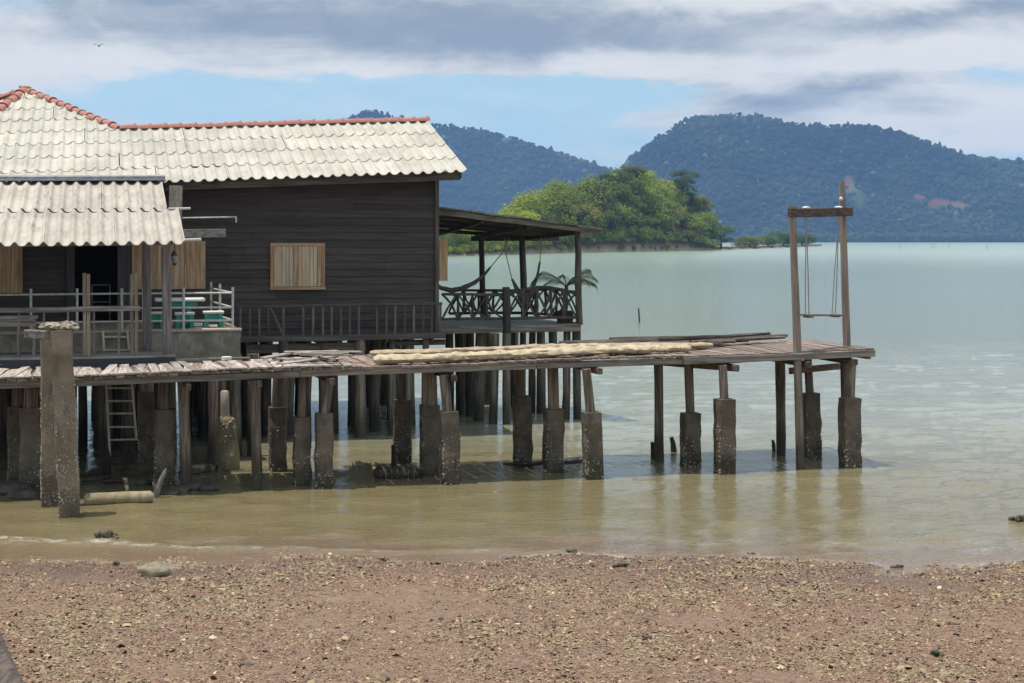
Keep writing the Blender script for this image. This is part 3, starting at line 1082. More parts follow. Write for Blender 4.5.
# doorway
door = empty('doorway', ((d0 + d1) / 2, WV, FLOOR), house)
for x, wd in ((70.5, .13), (124, .22)):
    u = U(x, WV)
    put('jamb', MB().box(u - wd / 2, u + wd / 2, WV - .06, WV - .026, 2.0, 4.05), wood('painted_frame', (0.06, 0.05, 0.05), (0.11, 0.095, 0.09), 'z', vary=.1), door)
put('lintel', MB().box(d0 - .12, d1 + .2, WV - .064, WV - .028, 4.05, 4.16), wood('painted_frame', (0.06, 0.05, 0.05), (0.11, 0.095, 0.09), 'u', vary=.1), door)


# --- windows with closed shutters
def shutters(x0, x1, y0, y1, nleaf, framed, planks):
    ua, ub = U(x0, WV), U(x1, WV)
    um = (ua + ub) / 2
    za, zc = Zat(y1, um, WV), Zat(y0, um, WV)
    win = empty('window', (um, WV - .03, za), house)
    fw = .055
    vf = WV - .075
    if framed:
        put('frame', MB().box(ua, ub, vf, vf + .045, zc - fw, zc), wood('window_frame_wood', (0.36, 0.19, 0.10), (0.52, 0.31, 0.18), 'u', vary=.08), win)
        put('sill', MB().box(ua - .01, ub + .01, vf - .02, vf + .045, za, za + fw * .9), wood('window_frame_wood', (0.36, 0.19, 0.10), (0.52, 0.31, 0.18), 'u', vary=.08), win)
        for e in (ua, ub - fw):
            put('frame', MB().box(e, e + fw, vf + .001, vf + .046, za + fw * .92, zc - fw - .001), wood('window_frame_wood', (0.36, 0.19, 0.10), (0.52, 0.31, 0.18), 'z', vary=.08), win)
        ia, ib, ja, jb = ua + fw + .004, ub - fw - .004, za + fw, zc - fw - .004
    else:
        ia, ib, ja, jb = ua, ub, za, zc
    for l in range(nleaf):
        a = ia + (ib - ia) * l / nleaf + .003
        b_ = ia + (ib - ia) * (l + 1) / nleaf - .003
        st = .075 if framed else 0
        if framed:
            for e in (a, b_ - st):
                put('shutter_stile', MB().box(e, e + st, vf + .008, vf + .04, ja, jb), SHUT, win)
            a, b_ = a + st, b_ - st
        for k in range(planks):
            p0, p1 = a + (b_ - a) * k / planks, a + (b_ - a) * (k + 1) / planks - .004
            g = random.uniform(0, .006)
            put('shutter_plank', MB().bar(((p0 + p1) / 2, vf + .026 + g, ja), ((p0 + p1) / 2, vf + .026 + g, jb), p1 - p0, .024, (0, 1, 0)), SHUT_PALE if framed else SHUT, win)
    return win


shutters(270, 324.5, 243, 289.5, 2, True, 4)
shutters(131.5, 205.5, 241, 289, 2, False, 7)
shutters(-26, 23, 241, 293, 2, False, 6)
# the gable window's shutter standing open past the corner
uo = U(438, 6.75)
win = empty('window', (UR + .1, 6.75, 2.7), house)
for k in range(2):
    a, b_ = UR + .04 + k * .155, UR + .04 + k * .155 + .15
    put('shutter_plank', MB().box(a, b_, 6.75 + .004 * k, 6.79 + .004 * k, Zat(281, UR, 6.75), Zat(239, UR, 6.75)), SHUT, win)

# --- main roof
roof = empty('roof', (-4.0, 7.0, 4.6), house)
PK = (-7.26, 12.0)                         # hip peak
HF_ = (-5.41, 8.74)                        # where the hip meets the ridge
UE = 0.54
WAVE = 0.2


def sheet_mesh(ulen, vlen, waves, amp, thick=.011, lip=0.016, per=10):
    """one corrugated sheet lying along v, local origin at its lower left corner; z is height over the roof plane"""
    nn = waves * per
    top0, top1 = [], []
    for i in range(nn + 1):
        u = ulen * i / nn
        h = amp * (0.5 + 0.5 * math.cos(2 * math.pi * i / per)) ** 2.0
        top0.append((u, 0, h + lip))
        top1.append((u, vlen, h))
    vs = top0 + top1 + [(a, b, c_ - thick) for a, b, c_ in top0] + [(a, b, c_ - thick) for a, b, c_ in top1]
    N = nn + 1
    fs = []
    for i in range(nn):
        fs.append((i, i + 1, N + i + 1, N + i))
        fs.append((2 * N + i + 1, 2 * N + i, 3 * N + i, 3 * N + i + 1))
        fs.append((i + 1, i, 2 * N + i, 2 * N + i + 1))
        fs.append((N + i, N + i + 1, 3 * N + i + 1, 3 * N + i))
    fs += [(0, N, 3 * N, 2 * N), (N - 1, 3 * N - 1, 4 * N - 1, 2 * N - 1)]
    return vs, fs


def sheet_on(u0, v0, waves, vlen, amp, zf, m_, parent, clips=(), name='roof_tile', wave=WAVE, lip=.016):
    vs, fs = sheet_mesh(waves * wave, vlen, waves, amp, lip=lip)
    pts = [(u0 + a, v0 + b, zf(u0 + a, v0 + b) + c_) for a, b, c_ in vs]
    if clips:
        bm = bmesh.new()
        bv = [bm.verts.new(p) for p in pts]
        for f in fs:
            bm.faces.new([bv[i] for i in f])
        if clips and clips[0] == 'L':           # sheet crossing the foot of the hip: below the ridge, or left of the hip
            bm2 = bm.copy()
            bmesh.ops.bisect_plane(bm, geom=bm.verts[:] + bm.edges[:] + bm.faces[:], plane_co=(0, HF_[1] - .02, 0), plane_no=(0, 1, 0), clear_outer=True)
            bmesh.ops.bisect_plane(bm2, geom=bm2.verts[:] + bm2.edges[:] + bm2.faces[:], plane_co=(0, HF_[1] - .02, 0), plane_no=(0, -1, 0), clear_outer=True)
            bmesh.ops.bisect_plane(bm2, geom=bm2.verts[:] + bm2.edges[:] + bm2.faces[:], plane_co=(PK[0], PK[1], 0), plane_no=hipn, clear_outer=True)
            tmp = bpy.data.meshes.new('tmp')
            bm2.to_mesh(tmp)
            bm.from_mesh(tmp)
            bpy.data.meshes.remove(tmp)
            bm2.free()
            clips = clips[1:]
        for co, no in clips:
            bmesh.ops.bisect_plane(bm, geom=bm.verts[:] + bm.edges[:] + bm.faces[:], plane_co=co, plane_no=no, clear_outer=True)
        bm.verts.ensure_lookup_table()
        bm.verts.index_update()
        pts = [tuple(v.co) for v in bm.verts]
        fs = [tuple(v.index for v in f.verts) for f in bm.faces]
        bm.free()
        if len(pts) < 4 or not fs:
            return None
    mb = MB()
    mb.add(pts, fs)
    return put(name, mb, m_, parent)


hipn = Vector((HF_[1] - PK[1], -(HF_[0] - PK[0]), 0))      # normal pointing right of the right hip
hipn = -hipn if hipn.x < 0 else hipn
LH = (-8.13, 8.74)
lhn = Vector((LH[1] - PK[1], -(LH[0] - PK[0]), 0))
lhn = -lhn if lhn.x > 0 else lhn
CV = 0.862
for r_ in range(8):
    v0 = 5.26 + r_ * CV
    k = 0
    while True:
        u1 = UE - k * 3 * WAVE
        u0 = u1 - 3 * WAVE
        k += 1
        if u1 < -9.3:
            break
        clips = []
        if v0 + CV + .1 > HF_[1]:
            if u0 > HF_[0]:
                clips.append(((0, HF_[1] - .02, 0), (0, 1, 0)))
            else:
                if v0 < HF_[1]:
                    clips.append('L')
                else:
                    clips.append(((PK[0], PK[1], 0), hipn))
        if u0 < -7.0:
            clips.append(((PK[0], PK[1], 0), lhn))
        if u1 < -4.6 and v0 < 5.5:
            clips.append(((0, 5.5, 0), (0, -1, 0)))
        if v0 > HF_[1] and u0 > HF_[0]:
            continue
        sheet_on(u0 + random.uniform(-.01, .01), v0 + random.uniform(-.022, .016), 3, CV + .09, .048, plane_z, CREAM, roof, clips)


# rear slopes and the hip's side faces, out of sight but closed
def slab(name, pts, th, m_, parent):
    n_ = len(pts)
    lo = [(p[0], p[1], p[2] - th) for p in pts]
    fs = [tuple(range(n_)), tuple(range(2 * n_ - 1, n_ - 1, -1))] + [(i, (i + 1) % n_ + 0, (i + 1) % n_ + n_, i + n_) for i in range(n_)]
    return put(name, MB().add(list(pts) + lo, fs), m_, parent)


zr = lambda u: plane_z(u, HF_[1])
zp = plane_z(*PK)
slab('rear_slope', [(UE, 8.75, zr(UE)), (HF_[0] - .3, 8.75, zr(HF_[0] - .3)), (HF_[0] - .3, 12.2, zr(HF_[0]) - 1.1), (UE, 12.2, zr(UE) - 1.1)], .03, CREAM, roof)
slab('hip_slope', [(PK[0], PK[1], zp - .03), (HF_[0], HF_[1], zr(HF_[0]) - .03), (HF_[0] + .3, 13.0, zr(HF_[0]) - .5)], .03, CREAM, roof)
slab('hip_slope', [(PK[0], PK[1], zp - .0), (-9.5, 14.0, 5.93), (-10.6, 8.0, 4.95), (-9.05, 5.3, plane_z(-9.05, 5.3)), (LH[0], LH[1], plane_z(*LH))], .03, CREAM, roof)
slab('hip_slope', [(PK[0], PK[1], zp - .02), (HF_[0] + .3, 13.0, zr(HF_[0]) - .52), (-9.5, 14.0, 5.9)], .03, CREAM, roof)


# red ridge and hip caps
def cap_line(p0, p1, n_, rad, name):
    p0, p1 = Vector(p0), Vector(p1)
    d = (p1 - p0)
    L_ = d.length / n_
    d.normalize()
    side = d.cross(Vector((0, 0, 1))).normalized()
    up = side.cross(d).normalized()
    for i in range(n_):
        a = p0 + d * (L_ * i - .02)
        mb = MB()
        vs = []
        jt = random.uniform(-.008, .008)
        for (q, rr) in ((0, rad * 1.2), (.14, rad * 1.2), (.17, rad * 1.0), (1.12, rad * .9)):
            for inn in (0, 1):
                for j in range(9):
                    th = math.pi * (j / 8)
                    rr2 = rr - inn * .018
                    vs.append(a + d * (q * L_) + side * (math.cos(th) * rr2) + up * (math.sin(th) * rr2 * .85 - .03 + jt))
        fs = []
        for k in range(3):
            o0, o1 = k * 18, (k + 1) * 18
            for j in range(8):
                fs.append((o0 + j, o0 + j + 1, o1 + j + 1, o1 + j))
                fs.append((o0 + 9 + j + 1, o0 + 9 + j, o1 + 9 + j, o1 + 9 + j + 1))
            fs.append((o0, o1, o1 + 9, o0 + 9))
            fs.append((o0 + 8, o0 + 17, o1 + 17, o1 + 8))
        for j in range(8):
            fs.append((j + 1, j, 9 + j, 9 + j + 1))
            fs.append((54 + j, 54 + j + 1, 63 + j + 1, 63 + j))
        mb.add(vs, fs)
        put(name, mb, TERRA, roof, True)


RZ = .05
put('ridge_board', MB().bar((UE - .02, HF_[1] + .03, zr(UE) + .0), (HF_[0], HF_[1] + .03, zr(HF_[0]) + .0), .06, .13), dark_wood('u'), roof)
put('ridge_board', MB().bar((HF_[0], HF_[1], zr(HF_[0]) - .02), (PK[0], PK[1], zp - .02), .06, .13), dark_wood('v'), roof)
cap_line((UE + .02, HF_[1], zr(UE) + RZ), (HF_[0], HF_[1], zr(HF_[0]) + RZ), 21, .10, 'ridge_cap')
cap_line((HF_[0], HF_[1], zr(HF_[0]) + RZ), (PK[0], PK[1], zp + RZ), 13, .088, 'hip_cap')
cap_line((LH[0] - .45, LH[1] - 1.6, plane_z(LH[0], LH[1] - 1.6) + RZ), (PK[0], PK[1], zp + RZ), 14, .10, 'hip_cap')
cap_line((-9.5, 14.0, 5.93 + RZ), (PK[0], PK[1], zp + RZ), 9, .09, 'hip_cap')
put('peak_cap', MB().lump((PK[0], PK[1] - .02, zp + RZ + .02), (.13, .13, .06), 2, .3), plain('weathered_terracotta', (0.46, 0.28, 0.24), (0.5, 0.42, 0.38), .9, 9), roof, True)
# eave timbers
put('fascia', MB().bar((-4.72, 5.40, plane_z(-4.72, 5.40) - .09), (.45, 5.40, plane_z(.45, 5.40) - .09), .04, .15, segs=5, jit=.004), dark_wood('u'), roof)
put('barge_board', MB().bar((.46, 5.36, plane_z(.46, 5.36) - .07), (.46, 8.7, plane_z(.46, 8.7) - .07), .03, .12, segs=3), dark_wood('v'), roof)
for k in range(8):
    u = .1 - k * .62
    put('rafter', MB().bar((u, 5.45, plane_z(u, 5.45) - .07), (u, 8.6, plane_z(u, 8.6) - .07), .045, .09), dark_wood('v'), roof)
# odd boards and pipes left sticking out under the eave
put('tie_beam', MB().bar(PX(176, 186, 5.0), PX(175, 236, 4.7), .22, .05, (0, 1, 0), segs=2), wood('tie_beam_wood', (0.09, 0.075, 0.06), (0.16, 0.135, 0.11), 'z'), house)
put('projecting_board', MB().bar(PX(176, 233.5, 4.6), PX(225.5, 233, 4.9), .035, .14, segs=2), wood('projecting_wood', (0.16, 0.13, 0.12), (0.30, 0.26, 0.24), 'u', vary=.05), house)
put('gutter_pipe', MB().tube([PX(176, 240.5, 3.6), PX(200.5, 239.5, 3.9)], .027, 8), METAL, house, True)
put('gutter_pipe', MB().tube([PX(168, 209, 4.3), PX(190, 208.5, 4.5)], .022, 8), METAL, house, True)
put('hanging_rod', MB().tube([PX(178, 218, 5.0), PX(236, 217, 5.3)], .014, 6).tube([PX(236, 216.5, 5.3), PX(236, 222.5, 5.3)], .016, 6), METAL, house, True)

# --- porch roof
porch = empty('porch_roof', (-6.5, 2.0, 3.3), house)


def porch_z(u, v):
    return 3.43 + 0.012 * (u + 4.6) + (v - 1.55) * 0.275


for r_, (v0, ul, right) in enumerate(((1.52, 2.0, -4.60), (3.42, 2.02, -4.78))):
    for k in range(6):
        u1 = right - k * 1.0
        sheet_on(u1 - 1.0 + random.uniform(-.006, .006), v0 + random.uniform(-.012, .012), 5, ul, .062, porch_z, GREYSHEET, porch, name='roof_sheet', lip=.02)
mb = MB()
mb.tube([(-10.2, 5.34, porch_z(-10.2, 5.34) + .10), (-7, 5.34, porch_z(-7, 5.34) + .095), (-4.72, 5.34, porch_z(-4.72, 5.34) + .10)], .045, 8)
mb.bar((-10.2, 5.36, porch_z(-10.2, 5.36) + .05), (-4.74, 5.36, porch_z(-4.74, 5.36) + .05), .34, .03)
put('flashing', mb, FLASH, porch)
put('porch_beam', MB().bar((-9.9, 1.95, porch_z(-9.9, 1.95) - .06), (-4.75, 1.95, porch_z(-4.75, 1.95) - .06), .06, .10), grey_wood('u'), porch)
put('porch_beam', MB().bar((-9.9, 3.6, porch_z(-9.9, 3.6) - .06), (-4.85, 3.6, porch_z(-4.85, 3.6) - .06), .06, .10), grey_wood('u'), porch)
for k in range(6):
    u = -4.85 - k * .95
    put('rafter', MB().bar((u, 2.0, porch_z(u, 2.0) - .07), (u, 5.2, porch_z(u, 5.2) - .07), .05, .06), grey_wood('v'), porch)
PLAT = 1.79
def porch_post(xt, xb, v, wd):
    u0, u1 = U(xb, v), U(xt, v)
    put('porch_post', MB().bar((u0, v, PLAT), (u1, v, porch_z(u1, v) - .02), wd, wd, (0, 1, 0), segs=5, jit=.004), wood('porch_post_wood', (0.12, 0.098, 0.09), (0.25, 0.21, 0.20), 'z', vary=.12), porch)
porch_post(146.5, 147.5, 2.82, .125)
porch_post(166, 167.5, 1.95, .135)
porch_post(-30, -29, 1.95, .135)

# --- concrete terrace with its metal railing
terr = empty('terrace', (-6.4, 4.5, 1.55), house)
TU = U(240.5, 3.05)
put('terrace_wall', MB().box(-9.8, TU, 3.06, 6.06, 1.54, 2.055), CONC, terr)
put('terrace_edge', MB().bar((-9.8, 3.2, 2.075), (TU + .02, 3.2, 2.075), .34, .035, segs=12, jit=.003), plain('sunlit_cement', (0.50, 0.42, 0.33), (0.36, 0.31, 0.26), .85, 6), terr)  # paler than the wall: sun on the top edge put into the colour
put('terrace_floor', MB().box(-9.8, TU - .01, 3.372, 6.05, 2.056, 2.082), CONC, terr)
TZ = 2.09
rx = [-14, 31, 77, 122, 143.5, 183.5, 232.5]
for x in rx:
    u = U(x, 3.13)
    put('railing_post', MB().tube([(u, 3.13, TZ), (u + random.uniform(-.006, .006), 3.13, TZ + .66)], .021, 8), METAL, terr, True)
for y in (291.5, 306, 319):
    a, b_ = (U(-14, 3.13), 3.13, TZ + (327.5 - y) * .0158), (U(232.5, 3.13), 3.13, TZ + (327.5 - y) * .0158)
    put('rail', MB().tube([a, ((a[0] + b_[0]) / 2, 3.135, a[2] + .004), b_], .017, 8), METAL, terr, True)
    c_ = (U(211, 5.7), 5.7, b_[2])
    put('rail', MB().tube([b_, c_], .017, 8), METAL, terr, True)
for x, v in ((220, 4.4), (211, 5.7)):
    u = U(x, v)
    put('railing_post', MB().tube([(u, v, TZ), (u, v, TZ + .68)], .021, 8), METAL, terr, True)

# --- low timber platform in front of the terrace
plat = empty('platform', (-6.5, 2.3, 1.6), house)
PE = U(179, 1.75)
for k in range(6):
    v0 = 1.72 + k * .205
    put('plank', MB().bar((-9.6, v0 + .1, PLAT - .018), (PE + random.uniform(-.12, .03), v0 + .1, PLAT - .018), .195, .032, segs=4, jit=.003), grey_wood('u'), plat)
put('fascia', MB().box(-9.6, PE - .05, 1.735, 1.765, 1.60, PLAT - .036), plain('navy_paint', (0.035, 0.036, 0.055), (0.05, 0.046, 0.055), .5, 5), plat)
put('batten', MB().bar((-9.6, 1.70, 1.688), (U(250, 1.9), 1.85, 1.715), .05, .03, segs=5, jit=.004), pale_wood('u'), plat)
for k in range(7):
    u = -9.2 + k * .72
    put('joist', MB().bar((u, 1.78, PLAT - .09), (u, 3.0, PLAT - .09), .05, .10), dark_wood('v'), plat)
for x, top in ((84.5, 273), (88.5, 274), (132, 274), (136.5, 273)):
    u = U(x, 1.86)
    put('fence_post', MB().bar((u, 1.86, PLAT), (u + random.uniform(-.01, .01), 1.86, Zat(top, u, 1.86)), .05, .07, (0, 1, 0), segs=4, jit=.004), wood('fence_post_wood', (0.15, 0.115, 0.08), (0.27, 0.22, 0.165), 'z', vary=.15), plat)
put('fence_rail', MB().bar((-9.0, 1.80, Zat(310.5, -7, 1.8)), (U(140, 1.8), 1.80, Zat(308.5, -5.6, 1.8)), .045, .075, segs=6, jit=.005), grey_wood('u'), plat)
for x in (19, 44, 68, 94, 119):
    u = U(x, 1.9)
    put('baluster', MB().bar((u, 1.89, PLAT), (u, 1.89, Zat(309, u, 1.9)), .028, .04, (0, 1, 0)), grey_wood('z'), plat)

# --- narrow balcony with its low rail
balc = empty('balcony', (-1.7, 5.8, 1.75), house)
BV = 5.47
bu0, bu1 = U(238, BV), U(441, BV)
for k in range(4):
    put('plank', MB().bar((bu0, BV + .09 + k * .155, 1.80), (bu1 + .05, BV + .09 + k * .155, 1.80), .148, .032, segs=4, jit=.003), dark_wood('u'), balc)
put('fascia', MB().bar((bu0 - .05, BV - .03, 1.775), (bu1 + .08, BV - .03, 1.785), .035, .10, segs=4, jit=.004), wood('balcony_wood', (0.06, 0.05, 0.05), (0.13, 0.11, 0.105), 'u'), balc)
RT = lambda u: Zat(304.5, u, BV) if False else 2.36 + .004 * u
put('top_rail', MB().bar((bu0 - .02, BV, RT(bu0)), (bu1 + .02, BV, RT(bu1)), .06, .045, segs=5, jit=.004), wood('balcony_wood', (0.06, 0.05, 0.05), (0.13, 0.11, 0.105), 'u'), balc)
for zx in (80, 118, 155, 190, 250, 328, 366, 405, 440, 476, 510, 547, 618, 655, 690, 728, 764, 800, 835, 868):
    x = 220 + zx / 3.94
    u = U(x, BV)
    put('baluster', MB().bar((u, BV, 1.81), (u + random.uniform(-.006, .006), BV, RT(u) - .02), .04, .03, (0, 1, 0), segs=2, jit=.003), wood('baluster_wood', (0.075, 0.062, 0.06), (0.17, 0.145, 0.135), 'z', vary=.3), balc)
put('brace', MB().bar((U(283.5, BV), BV - .03, 1.82), (U(292, BV) - .38, BV - .03, 2.33), .035, .025, (0, 1, 0)), wood('baluster_wood', (0.075, 0.062, 0.06), (0.17, 0.145, 0.135), 'z', vary=.3), balc)
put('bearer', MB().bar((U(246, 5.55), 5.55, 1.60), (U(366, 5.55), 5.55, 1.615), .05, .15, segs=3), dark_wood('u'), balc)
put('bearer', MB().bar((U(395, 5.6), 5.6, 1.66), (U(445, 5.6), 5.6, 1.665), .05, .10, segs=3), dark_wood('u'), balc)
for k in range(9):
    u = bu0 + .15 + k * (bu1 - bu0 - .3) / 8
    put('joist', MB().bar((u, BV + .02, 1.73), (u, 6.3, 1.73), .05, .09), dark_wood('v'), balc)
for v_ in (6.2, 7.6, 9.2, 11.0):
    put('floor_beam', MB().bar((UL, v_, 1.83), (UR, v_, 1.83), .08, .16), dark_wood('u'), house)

# --- stilts under house, terrace and platform
pm = pile_wood()


def stilt(u, v, ztop, r, lean=.05, parent=house):
    lu, lv = random.uniform(-lean, lean), random.uniform(-lean, lean)
    pts = [(u + lu * (1 - q) + random.uniform(-.012, .012), v + lv * (1 - q), -.7 + (ztop + .7) * q) for q in (0, .25, .5, .75, 1)]
    rr = [r * random.uniform(.92, 1.1) * s_ for s_ in (1.12, 1.08, 1.02, .98, .95)]
    return put('stilt', MB().tube(pts, rr, 9, .06), pm, parent, True)


for v_, sp, r0 in ((5.62, .50, .075), (6.3, .46, .08), (7.3, .5, .08), (8.4, .55, .085), (9.6, .5, .08), (10.9, .5, .085)):
    u = -9.0 + random.uniform(0, .4)
    while u < UR - .02:
        if not (v_ < 6 and -1.95 < u < -1.7):
            stilt(u, v_ + random.uniform(-.12, .12), 1.74, r0 * random.uniform(.8, 1.3))
        u += sp * random.uniform(.6, 1.4)
for v_ in (3.3, 4.3, 5.2):
    u = -9.2
    while u < TU - .1:
        stilt(u, v_ + random.uniform(-.1, .1), 1.53, random.uniform(.085, .13))
        u += random.uniform(.95, 1.5)
for x in (235.5, 252):
    stilt(U(x, 3.6), 3.6, 1.65, .10)

# --- veranda on the gable side
ver = empty('veranda', (1.8, 8.4, 1.8), house)
VF, VB = 7.2, 9.7
VZ = 1.87
vr = wood('veranda_wood', (0.045, 0.036, 0.032), (0.11, 0.09, 0.08), 'u')
vrz = wood('veranda_wood', (0.045, 0.036, 0.032), (0.11, 0.09, 0.08), 'z')
vrv = wood('veranda_wood', (0.045, 0.036, 0.032), (0.11, 0.09, 0.08), 'v')
ve = U(579, VF)
for k in range(13):
    v0 = VF + .02 + k * .195
    put('floor_plank', MB().bar((UR + .04, v0 + .1, VZ - .016), (ve - .12 * k / 6 + random.uniform(-.03, .03), v0 + .1, VZ - .016), .187, .03, segs=3, jit=.003), wood('veranda_floor_wood', (0.20, 0.19, 0.19), (0.36, 0.34, 0.33), 'u'), ver)
put('edge_beam', MB().bar((U(440, VF), VF - .03, 1.79), (ve + .02, VF - .03, 1.80), .06, .15, segs=5, jit=.005), grey_wood('u'), ver)
for k in range(5):
    u = UR + .2 + k * (ve - UR - .3) / 4
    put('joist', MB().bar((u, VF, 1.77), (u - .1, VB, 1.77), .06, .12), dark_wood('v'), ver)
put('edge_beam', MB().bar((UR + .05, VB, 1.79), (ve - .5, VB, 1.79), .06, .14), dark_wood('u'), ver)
# roof: strips on a slightly twisted slope
c_fl = Vector((U(437, 6.75) + .0, 6.75, Zat(208, U(437, 6.75), 6.75)))
c_fr = Vector((U(601, 6.85), 6.85, Zat(229.5, U(601, 6.85), 6.85)))
c_rl = Vector((c_fl.x, 10.1, 3.80))
c_rr = Vector((c_fr.x - .55, 10.1, 3.60))


def vroof(a, b_):
    return c_fl.lerp(c_fr, a).lerp(c_rl.lerp(c_rr, a), b_)


for k in range(7):
    a0, a1 = k / 7 - .004, (k + 1) / 7 + .006
    dz_ = Vector((0, 0, .012 * (k % 2)))
    q0, q1, q2, q3 = vroof(a0, 0) + dz_, vroof(a1, 0) + dz_, vroof(a1, 1) + dz_, vroof(a0, 1) + dz_
    up = Vector((0, 0, .03))
    ex = Vector((0, random.uniform(-.05, .02), 0))
    q0, q1 = q0 + ex, q1 + ex
    vs = [q0, q1, q2, q3, q0 + up, q1 + up, q2 + up, q3 + up]
    put('roof_sheet', MB().add(vs, [(0, 3, 2, 1), (4, 5, 6, 7), (0, 1, 5, 4), (1, 2, 6, 5), (2, 3, 7, 6), (3, 0, 4, 7)]), wood('old_roof_board', (0.13, 0.115, 0.095), (0.26, 0.235, 0.20), 'v'), ver)
put('fascia', MB().bar(vroof(0, .015) - Vector((0, 0, .07)), vroof(.985, .015) - Vector((0, 0, .045)), .035, .10, segs=6, jit=.005, taper=.7), wood('old_fascia', (0.13, 0.11, 0.09), (0.25, 0.22, 0.18), 'u', vary=.1), ver)
for b_ in (.22, .45, .68, .97):
    put('purlin', MB().bar(vroof(.0, b_) - Vector((0, 0, .05)), vroof(.97, b_) - Vector((0, 0, .05)), .05, .08, segs=3, jit=.004), vr, ver)
for a in (.28, .56, .86):
    put('rafter', MB().bar(vroof(a, .03) - Vector((0, 0, .12)), vroof(a, .98) - Vector((0, 0, .12)), .05, .08), vrv, ver)
put('wall_plate', MB().bar((U(470, VB), VB - .1, 3.53), (U(560, VB - .3), VB - .2, 3.53), .07, .10, segs=3, jit=.005), vr, ver)


def vpost(xt, yt, xb, v, r):
    p1, p0 = PX(xt, yt, v), (U(xb, v), v, VZ - .02)
    mid = [(p0[0] + (p1[0] - p0[0]) * q + random.uniform(-.01, .01), v, p0[2] + (p1[2] - p0[2]) * q) for q in (.25, .5, .75)]
    put('post', MB().tube([p0] + mid + [p1], [r * 1.1, r, r, r * .95, r * .9], 8, .06), vrz, ver, True)


vpost(481, 236, 483.5, 9.4, .06)
vpost(522, 234, 524.5, 9.3, .07)
vpost(577.5, 230, 579.5, VF, .065)
put('post', MB().tube([(U(506, VF), VF - .04, 1.2), (U(506, VF), VF - .04, 1.9), (U(505.5, VF), VF - .04, Zat(287, U(505.5, VF), VF))], [.085, .08, .075], 8, .06), vrz, ver, True)
put('post', MB().bar((U(577, VF), VF + .06, 1.1), (U(577, VF), VF + .06, 1.9), .13, .13, (0, 1, 0), segs=2), vrz, ver)


def branch(p0, p1, r, bow=0.0, sag=0.0):
    p0, p1 = Vector(p0), Vector(p1)
    pts = []
    for i in range(6):
        q = i / 5
        p = p0.lerp(p1, q)
        p.z += math.sin(q * math.pi) * sag
        p.y += random.uniform(-.012, .012)
        p.x += math.sin(q * math.pi) * bow + random.uniform(-.008, .008)
        pts.append(p)
    put('railing_branch', MB().tube(pts, [r * random.uniform(.85, 1.15) for _ in pts], 6, .08), vrz, ver, True)


def rustic(pa, pb, nb, top_sag, rt=.034):
    """a railing of bent branches between two floor points"""
    pa, pb = Vector(pa), Vector(pb)
    hz_ = .60
    up = Vector((0, 0, 1))
    branch(pa + up * hz_, pb + up * (hz_ - .02), rt, 0, top_sag)
    branch(pa + up * .12, pb + up * .12, rt * .9, 0, .01)
    for k in range(nb):
        a, b_ = k / nb, (k + 1) / nb
        A, B = pa.lerp(pb, a), pa.lerp(pb, b_)
        ta = math.sin(math.pi * a) * top_sag
        tb = math.sin(math.pi * b_) * top_sag
        branch(A + up * .12, B + up * (hz_ + tb), .021, random.uniform(-.09, .09), random.uniform(-.06, .06))
        branch(A + up * (hz_ + ta), B + up * .12, .021, random.uniform(-.09, .09), random.uniform(-.06, .06))
        if k:
            branch(A + up * .10, A + up * (hz_ + ta), .026, random.uniform(-.03, .03))


rustic((U(442, VF), VF, VZ), (U(503, VF), VF, VZ), 4, .0)
rustic((U(509, VF), VF, VZ), (U(577, VF), VF, VZ), 5, .13)
rustic((ve - .02, VF + .05, VZ), (U(525, 9.4), 9.4, VZ), 5, .05)
rustic((U(449, 9.5), 9.5, VZ), (U(524, 9.4), 9.4, VZ), 5, .0)
for xx, yb in ((449, 415), (459, 414), (470.5, 416), (480, 421), (487, 405), (495, 423.5), (506, 424), (515, 406), (532, 412), (541, 413), (553, 411), (567, 419), (577, 419), (464, 405), (523, 409)):
    u, v = water_uv(xx, yb)
    stilt(u, v, 1.72, random.uniform(.07, .10), .04)

# ================================================================== THE JETTY
pier = empty('jetty', (-1.5, 1.0, 0.0))
setp(pier, 'weathered timber jetty on concrete footed posts reaching over the water', 'jetty')


def deck_z(u):
    return 1.743 + 0.0143 * u + .012 * math.sin(u * 1.3)


deck = empty('deck', (-1.5, 1.0, 1.7), pier)
UEND = U(871, -.1)
PLW = .142
plank_meshes = {}


def plank_mesh(L_, i):
    key = (round(L_, 2), i)
    if key not in plank_meshes:
        mb = MB().bar((0, 0, 0), (0, L_, 0), PLW - .012, .032, segs=5, jit=.004, ch=.1)
        plank_meshes[key] = mesh_from(mb.v, mb.f, 'plank', deck_wood('v'), False)
    return plank_meshes[key]


u = -9.6
while u < UEND - .05:
    L_ = 1.72 if u < -2.5 else 2.3
    left = u < -2.2
    o = instance('plank', plank_mesh(L_, random.randint(0, 5)), (u + PLW / 2, -.12 + random.uniform(-.05, .03) * (1 if left else .4), deck_z(u) - .018 + random.uniform(-.006, .006)), deck,
                 (random.uniform(-.004, .004), random.uniform(-.03, .03), random.uniform(-.02, .02) if left else random.uniform(-.008, .008)))
    u += PLW
# thin bleached boards nailed over the left half, their ends ragged
u = -9.5
bl = []
for i in range(4):
    mb = MB().bar((0, 0, 0), (0, 1.45 + .1 * i, 0), .115, .022, segs=4, jit=.005)
    bl.append(mesh_from(mb.v, mb.f, 'cover_board', pale_wood('v'), False))
while u < -2.4:
    instance('cover_board', random.choice(bl), (u, -.17 + random.uniform(-.05, .05), deck_z(u) + .018), deck, (random.uniform(-.012, .008), random.uniform(-.07, .07), random.uniform(-.13, .09)))
    u += random.uniform(.09, .135)
